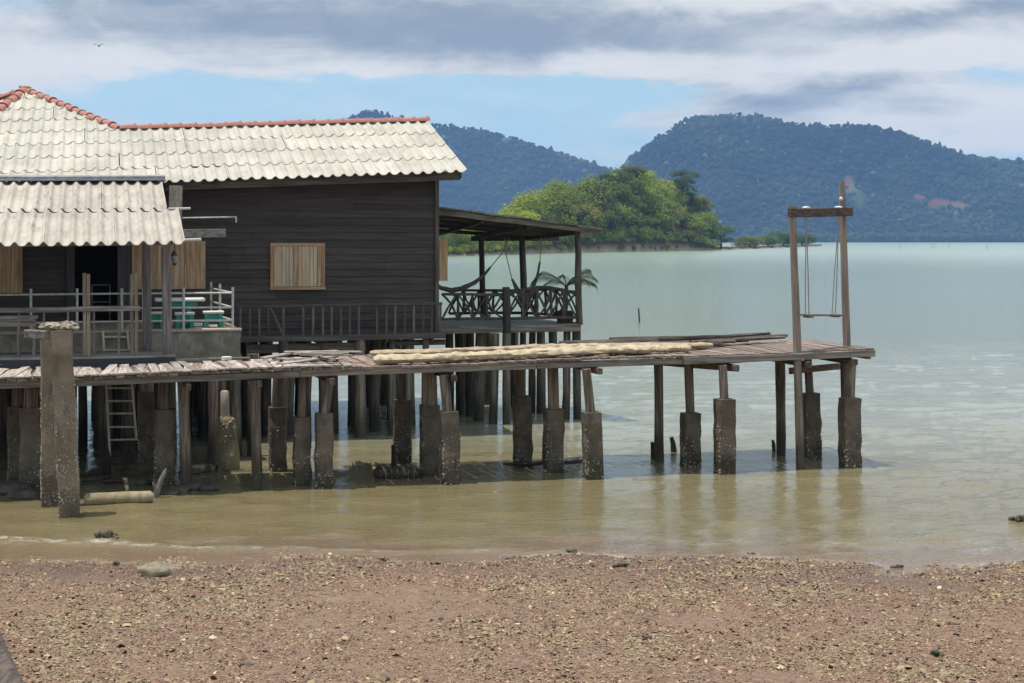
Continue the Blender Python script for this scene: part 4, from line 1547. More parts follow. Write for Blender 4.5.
# stringers in lengths, butted
for v_, dz_ in ((-.05, 0), (1.3, .002), (2.05, .001)):
    us = [-9.6, -6.2, -3.1, .35, 3.55, UEND - .01]
    for a, b_ in zip(us[:-1], us[1:]):
        if v_ > 2 and a < -2.5:
            continue
        j = random.uniform(-.012, .012)
        put('stringer', MB().bar((a + .004, v_ + j, deck_z(a) - .085 + dz_), (b_ - .004, v_ + j, deck_z(b_) - .085 + dz_ + random.uniform(-.012, .012)),   .06, .095, segs=5, jit=.003), wood('stringer_wood', (0.15, 0.122, 0.11), (0.31, 0.265, 0.24), 'u', vary=.18), pier)
put('end_beam', MB().bar((UEND - .03, -.10, deck_z(5.3) - .10), (UEND - .03, 2.15, deck_z(5.3) - .10), .06, .13, segs=3, jit=.003), wood('stringer_wood', (0.15, 0.122, 0.11), (0.31, 0.265, 0.24), 'v', vary=.18), pier)
put('end_beam', MB().bar((U(684, -.13), -.125, deck_z(3) - .085), (UEND + .05, -.13, deck_z(5.3) - .07), .035, .10, segs=4, jit=.004), wood('stringer_wood', (0.15, 0.122, 0.11), (0.31, 0.265, 0.24), 'u', vary=.18), pier)
# cross beams under the stringers
for x in (40, 186, 257, 330, 452, 597, 733, 806, 852):
    u = U(x, -.15)
    z_ = deck_z(u) - .20
    put('cross_beam', MB().bar((u + .03, -.22, z_), (u - .02, 2.12 if x > 400 else 1.55, z_ + .01), .07, .09, segs=3, jit=.003), brown_wood('v'), pier)

put('brace', MB().bar(PX(790, 371, .3), PX(847, 365.5, 1.0), .05, .10, segs=2), brown_wood('u'), pier)
put('brace', MB().bar(PX(648, 361.5, 1.6), PX(738, 368.5, -.16), .06, .095, segs=2), brown_wood('u'), pier)
pw = post_wood()


def jetty_post(xb, yb, xt, wpx, sleeve=None, ztop=None, slx=None, name='support_post'):
    """post whose foot meets the water at image point (xb, yb); optional concrete sleeve (row of its top, width in px)"""
    Y = EYE * F / (yb - HY)
    m_px = Y / F
    u, v = water_uv(xb, yb)
    if ztop is None:
        ztop = deck_z(u) - (.16 if v < .6 else .06)
    slope = (xt - xb) * m_px / (ztop)
    if sleeve:
        root = empty(name, (u, v, 0), pier)
        zs = EYE - (sleeve[0] - HY) / F * Y
        ws = sleeve[1] * m_px * .90
        dx_ = (slx if slx is not None else 0) * m_px
        put('concrete_sleeve', MB().bar((u - dx_ * -.7 / max(zs, .1) * -1 if False else u, v, -.7), (u + dx_, v, zs), ws * 1.03, ws * 1.0, (0, 1, 0), segs=11, jit=.013, ch=.09, taper=.97), SLEEVE, root)
        ub = u + dx_
        put('timber', MB().tube([(ub, v, zs - .1), (u + (xt - xb) * m_px, v, ztop)], [wpx / 2 * m_px * 1.05, wpx / 2 * m_px * .97], 8, .07), pw, root, True)
        return root
    pts, rr = [], []
    for q in (0, .2, .4, .6, .8, 1):
        z_ = -.7 + (ztop + .7) * q
        pts.append((u + slope * z_ + random.uniform(-.01, .01), v + random.uniform(-.01, .01), z_))
        rr.append(wpx / 2 * m_px * random.uniform(.94, 1.07))
    return put(name, MB().tube(pts, rr, 9, .06), pw, pier, True)


jetty_post(257, 490, 255.5, 10.5)
jetty_post(323, 487, 330, 9, (413, 18.5), slx=1)
jetty_post(453, 483, 443.5, 10, (411, 19.5), slx=-5)
jetty_post(594.5, 479, 586, 9, (412, 19.5), slx=-3.5)
jetty_post(724.5, 473, 722.5, 8.5, (399, 20), slx=0)
jetty_post(849.5, 467, 853, 8, (398, 20), slx=1)
jetty_post(846, 463, 844, 8)
jetty_post(302, 485, 303, 9, (417, 18.5))
jetty_post(277.5, 471, 279, 12, (407, 18.5))
jetty_post(402.5, 463, 402, 10, (400, 18))
jetty_post(429.5, 475, 429, 16, (405, 20))
jetty_post(524.5, 465, 518, 8, (396, 18.5), slx=-3)
jetty_post(553.5, 472, 552.5, 11, (409, 20))
jetty_post(690.5, 466, 688, 9, (413, 19))
jetty_post(659.5, 460, 659, 9.5)
jetty_post(780.5, 455, 780.5, 9.5)
jetty_post(812, 460, 807, 8, (393, 18), slx=-2)
jetty_post(187, 488, 183.5, 11.5)
jetty_post(164.5, 486, 165, 14, (409, 22))
jetty_post(146, 475, 147, 14, (391, 18))
jetty_post(30, 491, 31, 14, (407, 22))
jetty_post(17, 488, 17, 10, (406, 20))
jetty_post(99, 447, 99, 12)
jetty_post(4, 450, 2, 13)
jetty_post(212, 462, 214, 10)
jetty_post(640 - 20, 452, 620, .01) if False else None

# ================================================================== THINGS ON AND AROUND THE JETTY
# --- swing
sw = empty('rope_swing', (*water_uv(800, 469), 0))
setp(sw, 'tall timber swing frame with rope swing at the end of the jetty', 'swing')
us_, vs_ = water_uv(800, 469)
Ys_ = EYE * F / (469 - HY)
mp = Ys_ / F
zt = EYE + (HY - 205) * mp
pts = [(us_ + (xx - 800) * mp, vs_ - .02, EYE - (yy - HY) * mp) for xx, yy in ((800.5, 500), (800, 469), (798, 400), (796, 330), (793.5, 270), (791, 206))]
sww = wood('swing_wood', (0.19, 0.14, 0.115), (0.33, 0.26, 0.22), 'z', tide=True, vary=.1, stain=.3)
put('frame_post', MB().tube(pts, [.068, .066, .064, .062, .058, .056], 9, .05), sww, sw, True)
vr_ = .36
pr_ = [PX(848.5, 375, vr_), PX(847, 347, vr_), PX(844.5, 270, vr_), PX(842.5, 205, vr_), PX(841.8, 181, vr_)]
put('frame_post', MB().tube(pr_, [.062, .06, .058, .052, .044], 9, .05), sww, sw, True)
bl_, br_ = (pts[-1][0] - .09, vs_ - .10, EYE + (HY - 213) * mp), (pr_[3][0] + .11, vr_ - .10, Zat(212, pr_[3][0], vr_))
put('crossbeam', MB().bar(bl_, br_, .06, .135, segs=4, jit=.004), wood('swing_beam_wood', (0.065, 0.04, 0.032), (0.14, 0.09, 0.075), 'u', vary=.05), sw)
Bl, Br = Vector(bl_), Vector(br_)
rope_m = plain('swing_rope', (0.36, 0.33, 0.29), (0.24, 0.22, 0.19), .9, 40)
seat_c = []
for a, px0 in ((.27, 0), (.78, 1)):
    p = Bl.lerp(Br, a)
    put('rope_binding', MB().lump((p.x, p.y, p.z + .075), (.065, .05, .022), 2, .25), plain('white_rag', (0.75, 0.73, 0.70), (0.6, 0.57, 0.53), .9, 20), sw, True)
    knot = p - Vector((0, 0, .2))
    sx_ = p.x + (.06 if px0 == 0 else -.03)
    sz = Zat(314.5, sx_, .2)
    mb = MB()
    mb.tube([p + Vector((-.05, -.02, .02)), knot], .009, 6).tube([p + Vector((.05, .02, .02)), knot], .009, 6)
    put('rope', mb, rope_m, sw, True)
    for dv in (-.07, .07):
        e = Vector((sx_ + dv * .9, p.y + .1 + dv, sz))
        put('rope', MB().tube([knot, knot.lerp(e, .5) + Vector((dv * .1, 0, 0)), e], .008, 6), rope_m, sw, True)
    seat_c.append(Vector((sx_, p.y + .1, sz)))
put('seat', MB().bar(seat_c[0] - Vector((.08, 0, .0)), seat_c[1] + Vector((.10, 0, -.012)), .20, .03, segs=2), wood('swing_seat_wood', (0.14, 0.11, 0.10), (0.25, 0.21, 0.19), 'u', vary=.05), sw)
for s_ in seat_c:
    put('seat_cleat', MB().bar(s_ + Vector((.02, -.10, -.03)), s_ + Vector((.02, .10, -.03)), .09, .025), grey_wood('v'), sw)
put('knob', MB().lump((pr_[3][0] - .05, vr_ - .05, Zat(199, pr_[3][0], vr_)), (.03, .03, .035), 2, .15), plain('white_rag', (0.75, 0.73, 0.70)), sw, True)


# --- canvas rolls
def canvas(x0, y0, v0, x1, y1, v1, r, label, ruff, tone):
    P0, P1 = Vector(PX(x0, y0, v0)), Vector(PX(x1, y1, v1))
    N, n_ = 150, 18
    vs, fs = [], []
    sd = random.uniform(0, 50)
    for i in range(N + 1):
        q = i / N
        p = P0.lerp(P1, q)
        p.z = deck_z(p.x) + .022 + r * .62
        rr = r * (1 + .12 * mnoise.noise(Vector((q * 9 + sd, 0, 0))) + .12 * mnoise.noise(Vector((q * 31 + sd, 3, 0))))
        rr *= min(1, .55 + q * 26, .6 + (1 - q) * 14)
        p.y += .03 * mnoise.noise(Vector((q * 5 + sd, 9, 0)))
        for j in range(n_):
            a = 2 * math.pi * j / n_
            k = 1 + .20 * mnoise.noise(Vector((q * 34 + sd, math.cos(a) * 1.6, math.sin(a) * 1.6))) + .14 * mnoise.noise(Vector((q * 90 + sd, math.cos(a) * 3, math.sin(a) * 3)))
            k += .07 * math.sin(3 * a + q * 9 + sd) + .05 * math.sin(7 * a - q * 14)
            fold = 1.0
            if ruff and abs(j - 4) <= 1 and .25 < q:
                fold = 1 + ruff * max(0, mnoise.noise(Vector((q * 26 + sd, 5, 5))) + .15)
            vs.append((p.x, p.y + math.cos(a) * rr * 1.35 * k, p.z + math.sin(a) * rr * .72 * k * fold))
    for i in range(N):
        for j in range(n_):
            a, b_ = i * n_ + j, i * n_ + (j + 1) % n_
            fs.append((a, b_, b_ + n_, a + n_))
    # spiral-looking recessed ends
    fs += [tuple(reversed(range(n_))), tuple(range(N * n_, N * n_ + n_))]
    o = put('canvas_roll', MB().add(vs, fs), tone, None, True)
    return setp(o, label, 'canvas roll', 'canvas rolls lying on the jetty')


cv1 = plain('pale_canvas', (0.58, 0.48, 0.34), (0.36, 0.28, 0.18), .9, 7, bmp=.6)
cv2 = plain('stained_canvas', (0.50, 0.38, 0.26), (0.30, 0.22, 0.15), .9, 9, bmp=.4)
canvas(373, 356, .12, 650, 350.5, .20, .088, 'thicker pale beige canvas roll nearest the jetty edge', .55, cv1)
canvas(370, 351, 1.6, 712, 344, 1.0, .066, 'thinner stained canvas roll lying behind the thicker one', .3, cv2)
canvas(600, 352, .24, 690, 348.5, .42, .074, 'short pale canvas bundle at the right end of the rolls', .2, cv1)

# --- loose poles beyond the rolls
POLES_EXTRA = [(random.uniform(520, 640), random.uniform(660, 760), random.uniform(1.25, 1.7), random.uniform(1.4, 1.95), random.uniform(.04, .09)) for _ in range(8)]
pole_m = wood('pole_wood', (0.055, 0.042, 0.036), (0.15, 0.12, 0.10), 'u', vary=.4)
for i, (xa, xb, va, vb, h_) in enumerate(((500, 748, 1.35, 1.75, .05), (560, 745, 1.5, 1.9, .10), (585, 785, 1.3, 1.75, .05), (640, 770, 1.6, 2.0, .10), (600, 735, 1.2, 1.5, .05),
                                         (690, 787, 1.35, 1.95, .09), (660, 760, 1.5, 1.85, .12), (530, 700, 1.8, 2.0, .05), (700, 722, 1.1, 1.35, .05), (610, 690, 1.85, 2.05, .12), *POLES_EXTRA)):
    ua, ub = U(xa, va), U(xb, vb)
    r0 = random.uniform(.022, .042)
    za, zc = deck_z(ua) + h_, deck_z(ub) + h_ + random.uniform(-.01, .03)
    pts = [(ua + (ub - ua) * q, va + (vb - va) * q + random.uniform(-.012, .012), za + (zc - za) * q + random.uniform(-.008, .008)) for q in (0, .2, .4, .6, .8, 1)]
    o = put('loose_pole', MB().tube(pts, [r0 * s_ for s_ in (1.1, 1.05, 1, .95, .85, .7)], 7, .1), pole_m, None, True)
    setp(o, 'thin dark pole in the heap behind the canvas rolls', 'pole', 'heap of dark poles on the jetty')
# --- loose pale planks heaped to the left of the rolls
for i in range(11):
    xa = random.uniform(262, 330)
    xb = xa + random.uniform(25, 62)
    va = random.uniform(.2, 1.35)
    vb = max(.15, min(1.45, va + random.uniform(-.9, .9)))
    ua, ub = U(xa, va), U(min(xb, 371), vb)
    h_ = .035 + .022 * i * .6
    o = put('loose_plank', MB().bar((ua, va, deck_z(ua) + h_), (ub, vb, deck_z(ub) + h_ + random.uniform(-.01, .05)), random.uniform(.08, .15), .024, segs=3, jit=.004), pale_wood('u'), None)
    setp(o, 'bleached loose plank in the heap left of the canvas rolls', 'plank', 'heap of bleached planks on the jetty')
ub_ = U(226.5, 1.4)
o = put('foam_block', MB().bar((ub_ - .065, 1.4, deck_z(ub_) + .05), (ub_ + .065, 1.42, deck_z(ub_) + .05), .09, .055, segs=2, jit=.004), plain('white_foam', (0.8, 0.78, 0.74), (0.7, 0.67, 0.6), .8, 12), None)
setp(o, 'small white foam block lying on the jetty by the terrace corner', 'block')

# --- bench on the platform
bu_ = U(14, 2.35)
be = empty('bench', (bu_, 2.35, PLAT))
setp(be, 'weathered wooden bench on the platform at the left edge', 'bench')
zbn = Zat(316, bu_, 2.2)
put('seat', MB().bar((U(-14, 2.3), 2.30, zbn - .02), (U(38, 2.3), 2.30, zbn - .02), .22, .04, segs=3, jit=.003), grey_wood('u'), be)
put('apron', MB().bar((U(-13, 2.2), 2.20, zbn - .10), (U(36, 2.2), 2.20, zbn - .10), .03, .11), grey_wood('u'), be)
for x in (-10, 19, 34):
    for dv in (-.08, .09):
        u = U(x, 2.3)
        put('leg', MB().bar((u, 2.31 + dv, PLAT), (u, 2.31 + dv, zbn - .04), .045, .045, (0, 1, 0)), grey_wood('z'), be)

# --- ladder
la = empty('ladder', (U(120, 2.98), 2.98, 0))
setp(la, 'pale wooden ladder leading from the water up to the terrace', 'ladder')
lw = wood('ladder_wood', (0.50, 0.42, 0.32), (0.70, 0.62, 0.50), 'z', vary=.08)  # pale wood, with sunlight through the gap put into its colour
LV = 3.0
A0, A1 = PX(110, 456, LV), PX(103, 331, LV)
B0, B1 = PX(136.5, 440, LV), PX(127.5, 331, LV)
put('stile', MB().bar(A0, A1, .035, .05, (0, 1, 0), segs=3), lw, la)
put('stile', MB().bar(B0, B1, .035, .05, (0, 1, 0), segs=3), lw, la)
for y in (337, 350, 363, 375, 388, 401, 413.5, 427, 440):
    fA, fB = (456 - y) / 125, (440 - y) / 109
    a, b_ = Vector(A0).lerp(Vector(A1), fA), Vector(B0).lerp(Vector(B1), max(fB, .005))
    put('rung', MB().tube([a, b_], .016, 7), lw, la, True)

# --- plastic furniture on the terrace
teal = plain('teal_plastic', (0.03, 0.26, 0.20), (0.025, 0.21, 0.17), .45, 4, bmp=.03)
white_p = plain('white_plastic', (0.72, 0.70, 0.66), (0.62, 0.6, 0.56), .5, 5, bmp=.03)
TF = 2.083
tv = 4.1
tu0, tu1 = U(155, tv), U(204, tv)
tb = empty('plastic_table', ((tu0 + tu1) / 2, tv, TF))
setp(tb, 'teal plastic table with white top behind the terrace railing', 'table')
zt_ = Zat(298, tu1, tv)
put('table_top', MB().bar((tu0, tv, zt_ - .02), (tu1, tv, zt_ - .02), .62, .045, ch=.3), white_p, tb)
for e, g in ((.27, -.2), (.27, .2), (.66, -.2), (.66, .2)):
    uu = tu0 + (tu1 - tu0) * e
    put('leg', MB().bar((uu, tv + g, TF), (uu, tv + g, zt_ - .045), .085, .06, (0, 1, 0), taper=1.1), teal, tb)
put('apron', MB().box(tu0 + .12, tu1 - .12, tv - .22, tv + .22, zt_ - .13, zt_ - .044), teal, tb)


def stool(x0, x1, v, y, label):
    a, b_ = U(x0, v), U(x1, v)
    r = empty('plastic_stool', ((a + b_) / 2, v, TF))
    setp(r, label, 'stool', 'stools around the plastic table')
    zs = Zat(y, b_, v)
    w2 = (b_ - a) / 2
    c_ = (a + b_) / 2
    put('seat', MB().bar((a - .02, v, zs - .015), (b_ + .02, v, zs - .015), w2 * 2.1, .04, ch=.3), white_p, r)
    k = w2 * .86
    for s0, s1 in ((-1, -1), (1, -1), (1, 1), (-1, 1)):
        put('leg', MB().bar((c_ + s0 * k, v + s1 * k, TF), (c_ + s0 * k * .85, v + s1 * k * .85, zs - .03), .075, .06, (0, 1, 0)), teal, r)
    put('skirt', MB().box(c_ - k * .82, c_ + k * .82, v - k * .86, v + k * .86, zs - .17, zs - .034), teal, r)
    put('stretcher', MB().box(c_ - k, c_ + k, v - k * .2, v + k * .2, TF + .05, TF + .09), teal, r)


stool(204, 222, 3.75, 311, 'teal stool right of the plastic table by the railing corner')
stool(150, 163, 3.65, 312, 'teal stool left of the plastic table half hidden by the porch posts')
stool(176, 193, 3.55, 312.5, 'teal stool in front of the plastic table')

# --- lantern under the porch roof
lv_, = (2.0,)
lu = U(174.5, lv_)
lt = empty('lantern', (lu, lv_, Zat(265, lu, lv_)))
setp(lt, 'small dark lantern hanging beside the porch post', 'lantern')
lz = Zat(265, lu, lv_)
irn = plain('black_iron', (0.03, 0.03, 0.032), (0.05, 0.045, 0.04), .5, 12)
put('lantern_cap', MB().tube([(lu, lv_, lz + .14), (lu, lv_, lz + .17), (lu, lv_, lz + .22)], [.06, .045, .01], 8), irn, lt, True)
put('glass', MB().tube([(lu, lv_, lz + .03), (lu, lv_, lz + .09), (lu, lv_, lz + .14)], [.03, .046, .052], 8), plain('grey_glass', (0.25, 0.28, 0.31), (0.2, 0.22, 0.25), .15, 4), lt, True)
put('lantern_base', MB().tube([(lu, lv_, lz - .01), (lu, lv_, lz + .03)], [.02, .04], 8), irn, lt, True)
put('hook', MB().tube([(lu, lv_, lz + .21), (lu + .005, lv_, lz + .30), (lu - .0, lv_, porch_z(lu, lv_) - .0)], .006, 5), irn, lt, True)

# --- pale frame standing inside the dark doorway
fz, fu0, fu1, fv = 2.04, U(92, 6.9), U(110, 6.9), 6.9
fr = empty('pale_frame', ((fu0 + fu1) / 2, fv, fz))
setp(fr, 'pale rectangular metal frame standing inside the dark doorway', 'frame')
for a, b_ in (((fu0, fz), (fu0, Zat(285, fu0, fv))), ((fu1, fz), (fu1, Zat(285, fu1, fv))), ((fu0, Zat(285, fu0, fv)), (fu1, Zat(285, fu0, fv))), ((fu0, Zat(302, fu0, fv)), (fu1, Zat(302, fu0, fv)))):
    put('bar', MB().tube([(a[0], fv, a[1]), (b_[0], fv, b_[1])], .014, 6), METAL, fr, True)

# --- hammocks
ham = plain('hammock_cloth', (0.20, 0.16, 0.12), (0.11, 0.085, 0.065), .95, 16, bmp=.4)


def hammock(pl_, v, rr, label):
    P_ = [Vector(PX(x, y, v)) for x, y in pl_]
    root = empty('hammock', P_[len(P_) // 2])
    setp(root, label, 'hammock', 'hammocks hung in the veranda')
    k0 = 1
    fine_p, fine_r = [], []
    for i in range(len(P_) - 1):
        for q in (0, .33, .66):
            fine_p.append(P_[i].lerp(P_[i + 1], q))
            fine_r.append(rr[i] + (rr[i + 1] - rr[i]) * q)
    fine_p.append(P_[-1])
    fine_r.append(rr[-1])
    a = next(i for i, r in enumerate(fine_r) if r > .02)
    b_ = len(fine_r) - next(i for i, r in enumerate(reversed(fine_r)) if r > .02)
    put('cloth', MB().tube(fine_p[a:b_], fine_r[a:b_], 10, .12), ham, root, True)
    if a > 0:
        put('rope', MB().tube(fine_p[:a + 1], .010, 5), rope_m, root, True)
    if b_ < len(fine_p):
        put('rope', MB().tube(fine_p[b_ - 1:], .010, 5), rope_m, root, True)


hammock([(436, 284), (441, 288), (452, 290.5), (462, 288.5), (474, 283), (484, 275), (494, 263), (505, 250), (509, 238)], 8.3, [.025, .04, .05, .05, .042, .03, .015, .008, .008], 'hammock slung from the house wall across the veranda')
hammock([(505, 239), (506, 255), (512, 279), (517, 289), (524, 301), (531, 292), (537, 277), (540, 262), (541, 238)], 8.0, [.008, .008, .022, .05, .085, .055, .026, .022, .008], 'gathered hammock hanging in a narrow loop near the middle post')

# --- potted palm in the veranda corner
pv = 7.55
pu = U(565, pv)
pp = empty('potted_palm', (pu, pv, VZ))
setp(pp, 'potted palm with drooping fronds in the veranda corner', 'plant')
put('pot', MB().bar((pu, pv, VZ), (pu, pv, VZ + .24), .26, .26, (0, 1, 0), taper=1.15), plain('clay_pot', (0.10, 0.06, 0.045), (0.07, 0.045, 0.035), .9, 8), pp)
put('stem', MB().tube([(pu, pv, VZ + .2), (pu + .02, pv, VZ + .4), (pu + .03, pv, VZ + .74)], [.05, .04, .035], 8, .1), plain('palm_stem', (0.14, 0.11, 0.07), (0.08, 0.06, 0.04), .9, 15), pp, True)
top = Vector((pu + .03, pv, VZ + .72))
leafm = plain('palm_leaf', (0.085, 0.115, 0.05), (0.13, 0.15, 0.075), .6, 6)
for k, (a, L_, e) in enumerate(((2.95, .85, .5), (3.4, .75, .75), (.1, .75, .62), (-.35, .72, .4), (.5, .65, .9), (2.6, .6, .95), (1.5, .6, .8), (-1.5, .62, .7), (3.9, .7, .45), (5.3, .6, .55), (-.1, .5, 1.2))):
    L_ *= .86
    d = Vector((math.cos(a), math.sin(a) * .6, 0)).normalized()
    sp_ = []
    for i in range(11):
        q = i / 10
        sp_.append(top + d * (L_ * (math.sin(q * 1.45) / math.sin(1.45))) + Vector((0, 0, L_ * ((e + .35) * 1.15 * q - 1.0 * q * q))))
    mb = MB().tube(sp_, [.012 - .009 * i / 10 for i in range(11)], 5)
    for i in range(2, 11):
        for sub in (0, .5):
            p = sp_[i - 1].lerp(sp_[i], sub)
            tdir = (sp_[i] - sp_[i - 1]).normalized()
            for sgn in (-1, 1):
                sd_ = tdir.cross(Vector((0, 0, 1))).normalized() * sgn
                l_ = .20 * math.sin(min(1, .25 + i / 12) * math.pi * .85) + .05
                tip = p + (sd_ * .55 + tdir * .6 + Vector((0, 0, -.45))).normalized() * l_
                wv = tdir * .0045
                mb.add([p - wv, p + wv, tip.lerp(p, .45) + wv * 1.3 + Vector((0, 0, .02)), tip, tip.lerp(p, .45) - wv * 1.3 + Vector((0, 0, .02))], [(0, 1, 2, 3, 4)])
    put('frond', mb, leafm, pp)

# ================================================================== PILES, LOGS, STONES IN THE WATER
def pile(xb, yb, xt, yt, wpx, m_, name, label, cat, nseg=10, jit=.014):
    Y = EYE * F / (yb - HY)
    k = Y / F
    u, v = water_uv(xb, yb)
    zt_ = EYE - (yt - HY) * k
    slope = (xt - xb) * k / zt_
    o = put(name, MB().bar((u - slope * .6, v, -.6), (u + slope * zt_, v, zt_), wpx * k, wpx * k * .95, (0, 1, 0), segs=nseg, jit=jit, ch=.08, taper=1.0), m_, None)
    return setp(o, label, cat)


p1 = pile(69, 515, 62, 330, 20.5, BARN, 'concrete_pile', 'tall barnacled concrete pile standing in front of the jetty', 'pile')
p2 = pile(50.5, 506, 48.5, 331, 17, BARN, 'concrete_pile', 'slimmer concrete pile just left of the tall barnacled one', 'pile')
barn_m = plain('barnacle_shell', (0.50, 0.45, 0.38), (0.30, 0.26, 0.21), .9, 30)


def barnacles(o, n_, zmin, zmax, wd):
    c_ = ORG[o.name]
    zo = c_.z
    me_ = o.data
    P_ = [v_.co.copy() for v_ in me_.vertices]
    mb_ = MB()
    for f_ in range(n_):
        pol = me_.polygons[random.randrange(len(me_.polygons))]
        if len(pol.vertices) != 4:
            continue
        a_, b2, c2, d2 = [P_[i] for i in pol.vertices]
        q1, q2 = random.random(), random.random()
        p_ = a_.lerp(b2, q1).lerp(d2.lerp(c2, q1), q2) + c_
        if not zmin < p_.z < zmax or random.random() < (p_.z - zmin) / (zmax - zmin) * .8 or mnoise.noise(p_ * 4) < -.12:
            continue
        r_ = random.uniform(.006, .014)
        mb_.lump(p_, (r_, r_, r_), 1, .4, 2)
    if mb_.v:
        k_ = put('barnacle_crust', mb_, barn_m, o)
        k_['kind'] = 'stuff'


barnacles(p1, 2600, 0.0, 1.75, .2)
barnacles(p2, 1600, 0.0, 1.7, .2)
for o_s in [q for q in bpy.data.objects if q.name.startswith('concrete_sleeve')]:
    barnacles(o_s, 700, 0.0, .75, .2)
Yp = EYE * F / (515 - HY)
up_, vp_ = water_uv(61, 515)
o = put('rope_bundle', MB().lump((up_ - .11, vp_ + .03, EYE - (327 - HY) * Yp / F), (.14, .12, .06), 3, .5, 2.2).lump((up_ + .1, vp_, EYE - (326.5 - HY) * Yp / F), (.12, .12, .065), 3, .5, 2.4), plain('old_rope', (0.40, 0.34, 0.28), (0.2, 0.16, 0.12), .95, 24), None, True)
setp(o, 'clump of old rope on top of the concrete piles', 'rope')
o = put('wood_block', MB().bar((up_ - .42, vp_ + .02, EYE - (333.5 - HY) * Yp / F), (up_ - .16, vp_ - .18, EYE - (334 - HY) * Yp / F), .10, .11), grey_wood('u'), None)
setp(o, 'short timber offcut wedged at the head of the slim concrete pile', 'offcut')

# encrusted stub
u, v = water_uv(228, 470)
Yk = EYE * F / (470 - HY) / F
st = empty('old_pile_stub', (u, v, 0))
setp(st, 'short broken pile crusted with oysters standing under the jetty', 'pile')
enc = concrete('oyster_crust', (0.46, 0.38, 0.25), (0.22, 0.17, 0.10), 1.0, 2.5, .15)
pts = [(u + dx_ * Yk, v, EYE - (y - HY) * Yk) for dx_, y in ((0, 500), (0, 470), (.5, 455), (0, 440), (-1.5, 428), (-2.5, 419), (-2.8, 416))]
mb = MB().tube(pts, [r * Yk for r in (11.5, 11, 10.5, 9.8, 8.8, 7.6, 5.5)], 14, .16)
for k in range(150):
    q_ = random.random() ** .8
    zz = .02 + q_ * (pts[5][2] - .02)
    rr_ = (11 - 3.6 * q_) * Yk
    a_ = random.uniform(0, 6.28)
    sz = random.uniform(.02, .042)
    mb.lump((u - 2.2 * Yk * q_ + math.cos(a_) * rr_, v + math.sin(a_) * rr_, zz), (sz * random.uniform(.6, 1.2), sz * random.uniform(.6, 1.2), sz * random.uniform(.5, .9)), 1, .5, 2)
put('oyster_crust', mb, enc, st)
put('timber', MB().tube([(u - 2.8 * Yk, v, EYE - (419 - HY) * Yk), (u - 3.2 * Yk, v, EYE - (405 - HY) * Yk), (u - 3.2 * Yk, v, EYE - (392 - HY) * Yk), (u - 3.2 * Yk, v, EYE - (390.5 - HY) * Yk)], [4.6 * Yk, 4.3 * Yk, 4.2 * Yk, 3 * Yk], 9, .05),
    wood('stub_wood', (0.36, 0.28, 0.22), (0.52, 0.44, 0.37), 'z', vary=.05), st, True)


def wpt(x, y, z=0.0):
    """point at height z seen at image (x, y)"""
    Y = (EYE - z) * F / (y - HY)
    return Vector((*to_uv((x - CX) / F * Y, Y), z))


# fallen concrete log, driftwood, rubble
a, b_ = wpt(84, 500, .07), wpt(153, 497, .07)
o = put('fallen_pile', MB().tube([a.lerp(b_, q) for q in (0, .04, .2, .4, .6, .8, .96, 1)], [.05, .085, .09, .088, .09, .085, .08, .05], 14, .07), concrete('pale_crust', (0.46, 0.38, 0.24), (0.28, 0.22, 0.13), .7, 2.5, .15), None, True)
setp(o, 'fallen round pile lying in the shallows beside the tall concrete pile', 'log')
a = wpt(155, 497, 0)
o = put('driftwood', MB().tube([a + Vector((-.02, 0, -.1)), a + Vector((.02, .0, .06)), a + Vector((.06, 0, .18)), a + Vector((.13, 0, .33)), a + Vector((.15, 0, .38))], [.05, .045, .035, .03, .012], 8, .12)
        .tube([a + Vector((.03, 0, .08)), a + Vector((-.02, -.02, .17)), a + Vector((-.03, -.02, .21))], [.025, .018, .01], 6, .1), grey_wood('z'), None, True)
setp(o, 'crooked piece of driftwood jutting up at the end of the fallen pile', 'driftwood')
dk = plain('wet_dark_rock', (0.055, 0.045, 0.035), (0.11, 0.09, 0.07), .55, 9, bmp=.6)


def rock(x, y, rx_, ry_, rz_, m_, name, label, cat, group=None, sub=2, amp=.35):
    p = wpt(x, y, 0)
    o = put(name, MB().lump((p.x, p.y, rz_ * .35), (rx_, ry_, rz_), sub, amp), m_, None, True)
    return setp(o, label, cat, group)


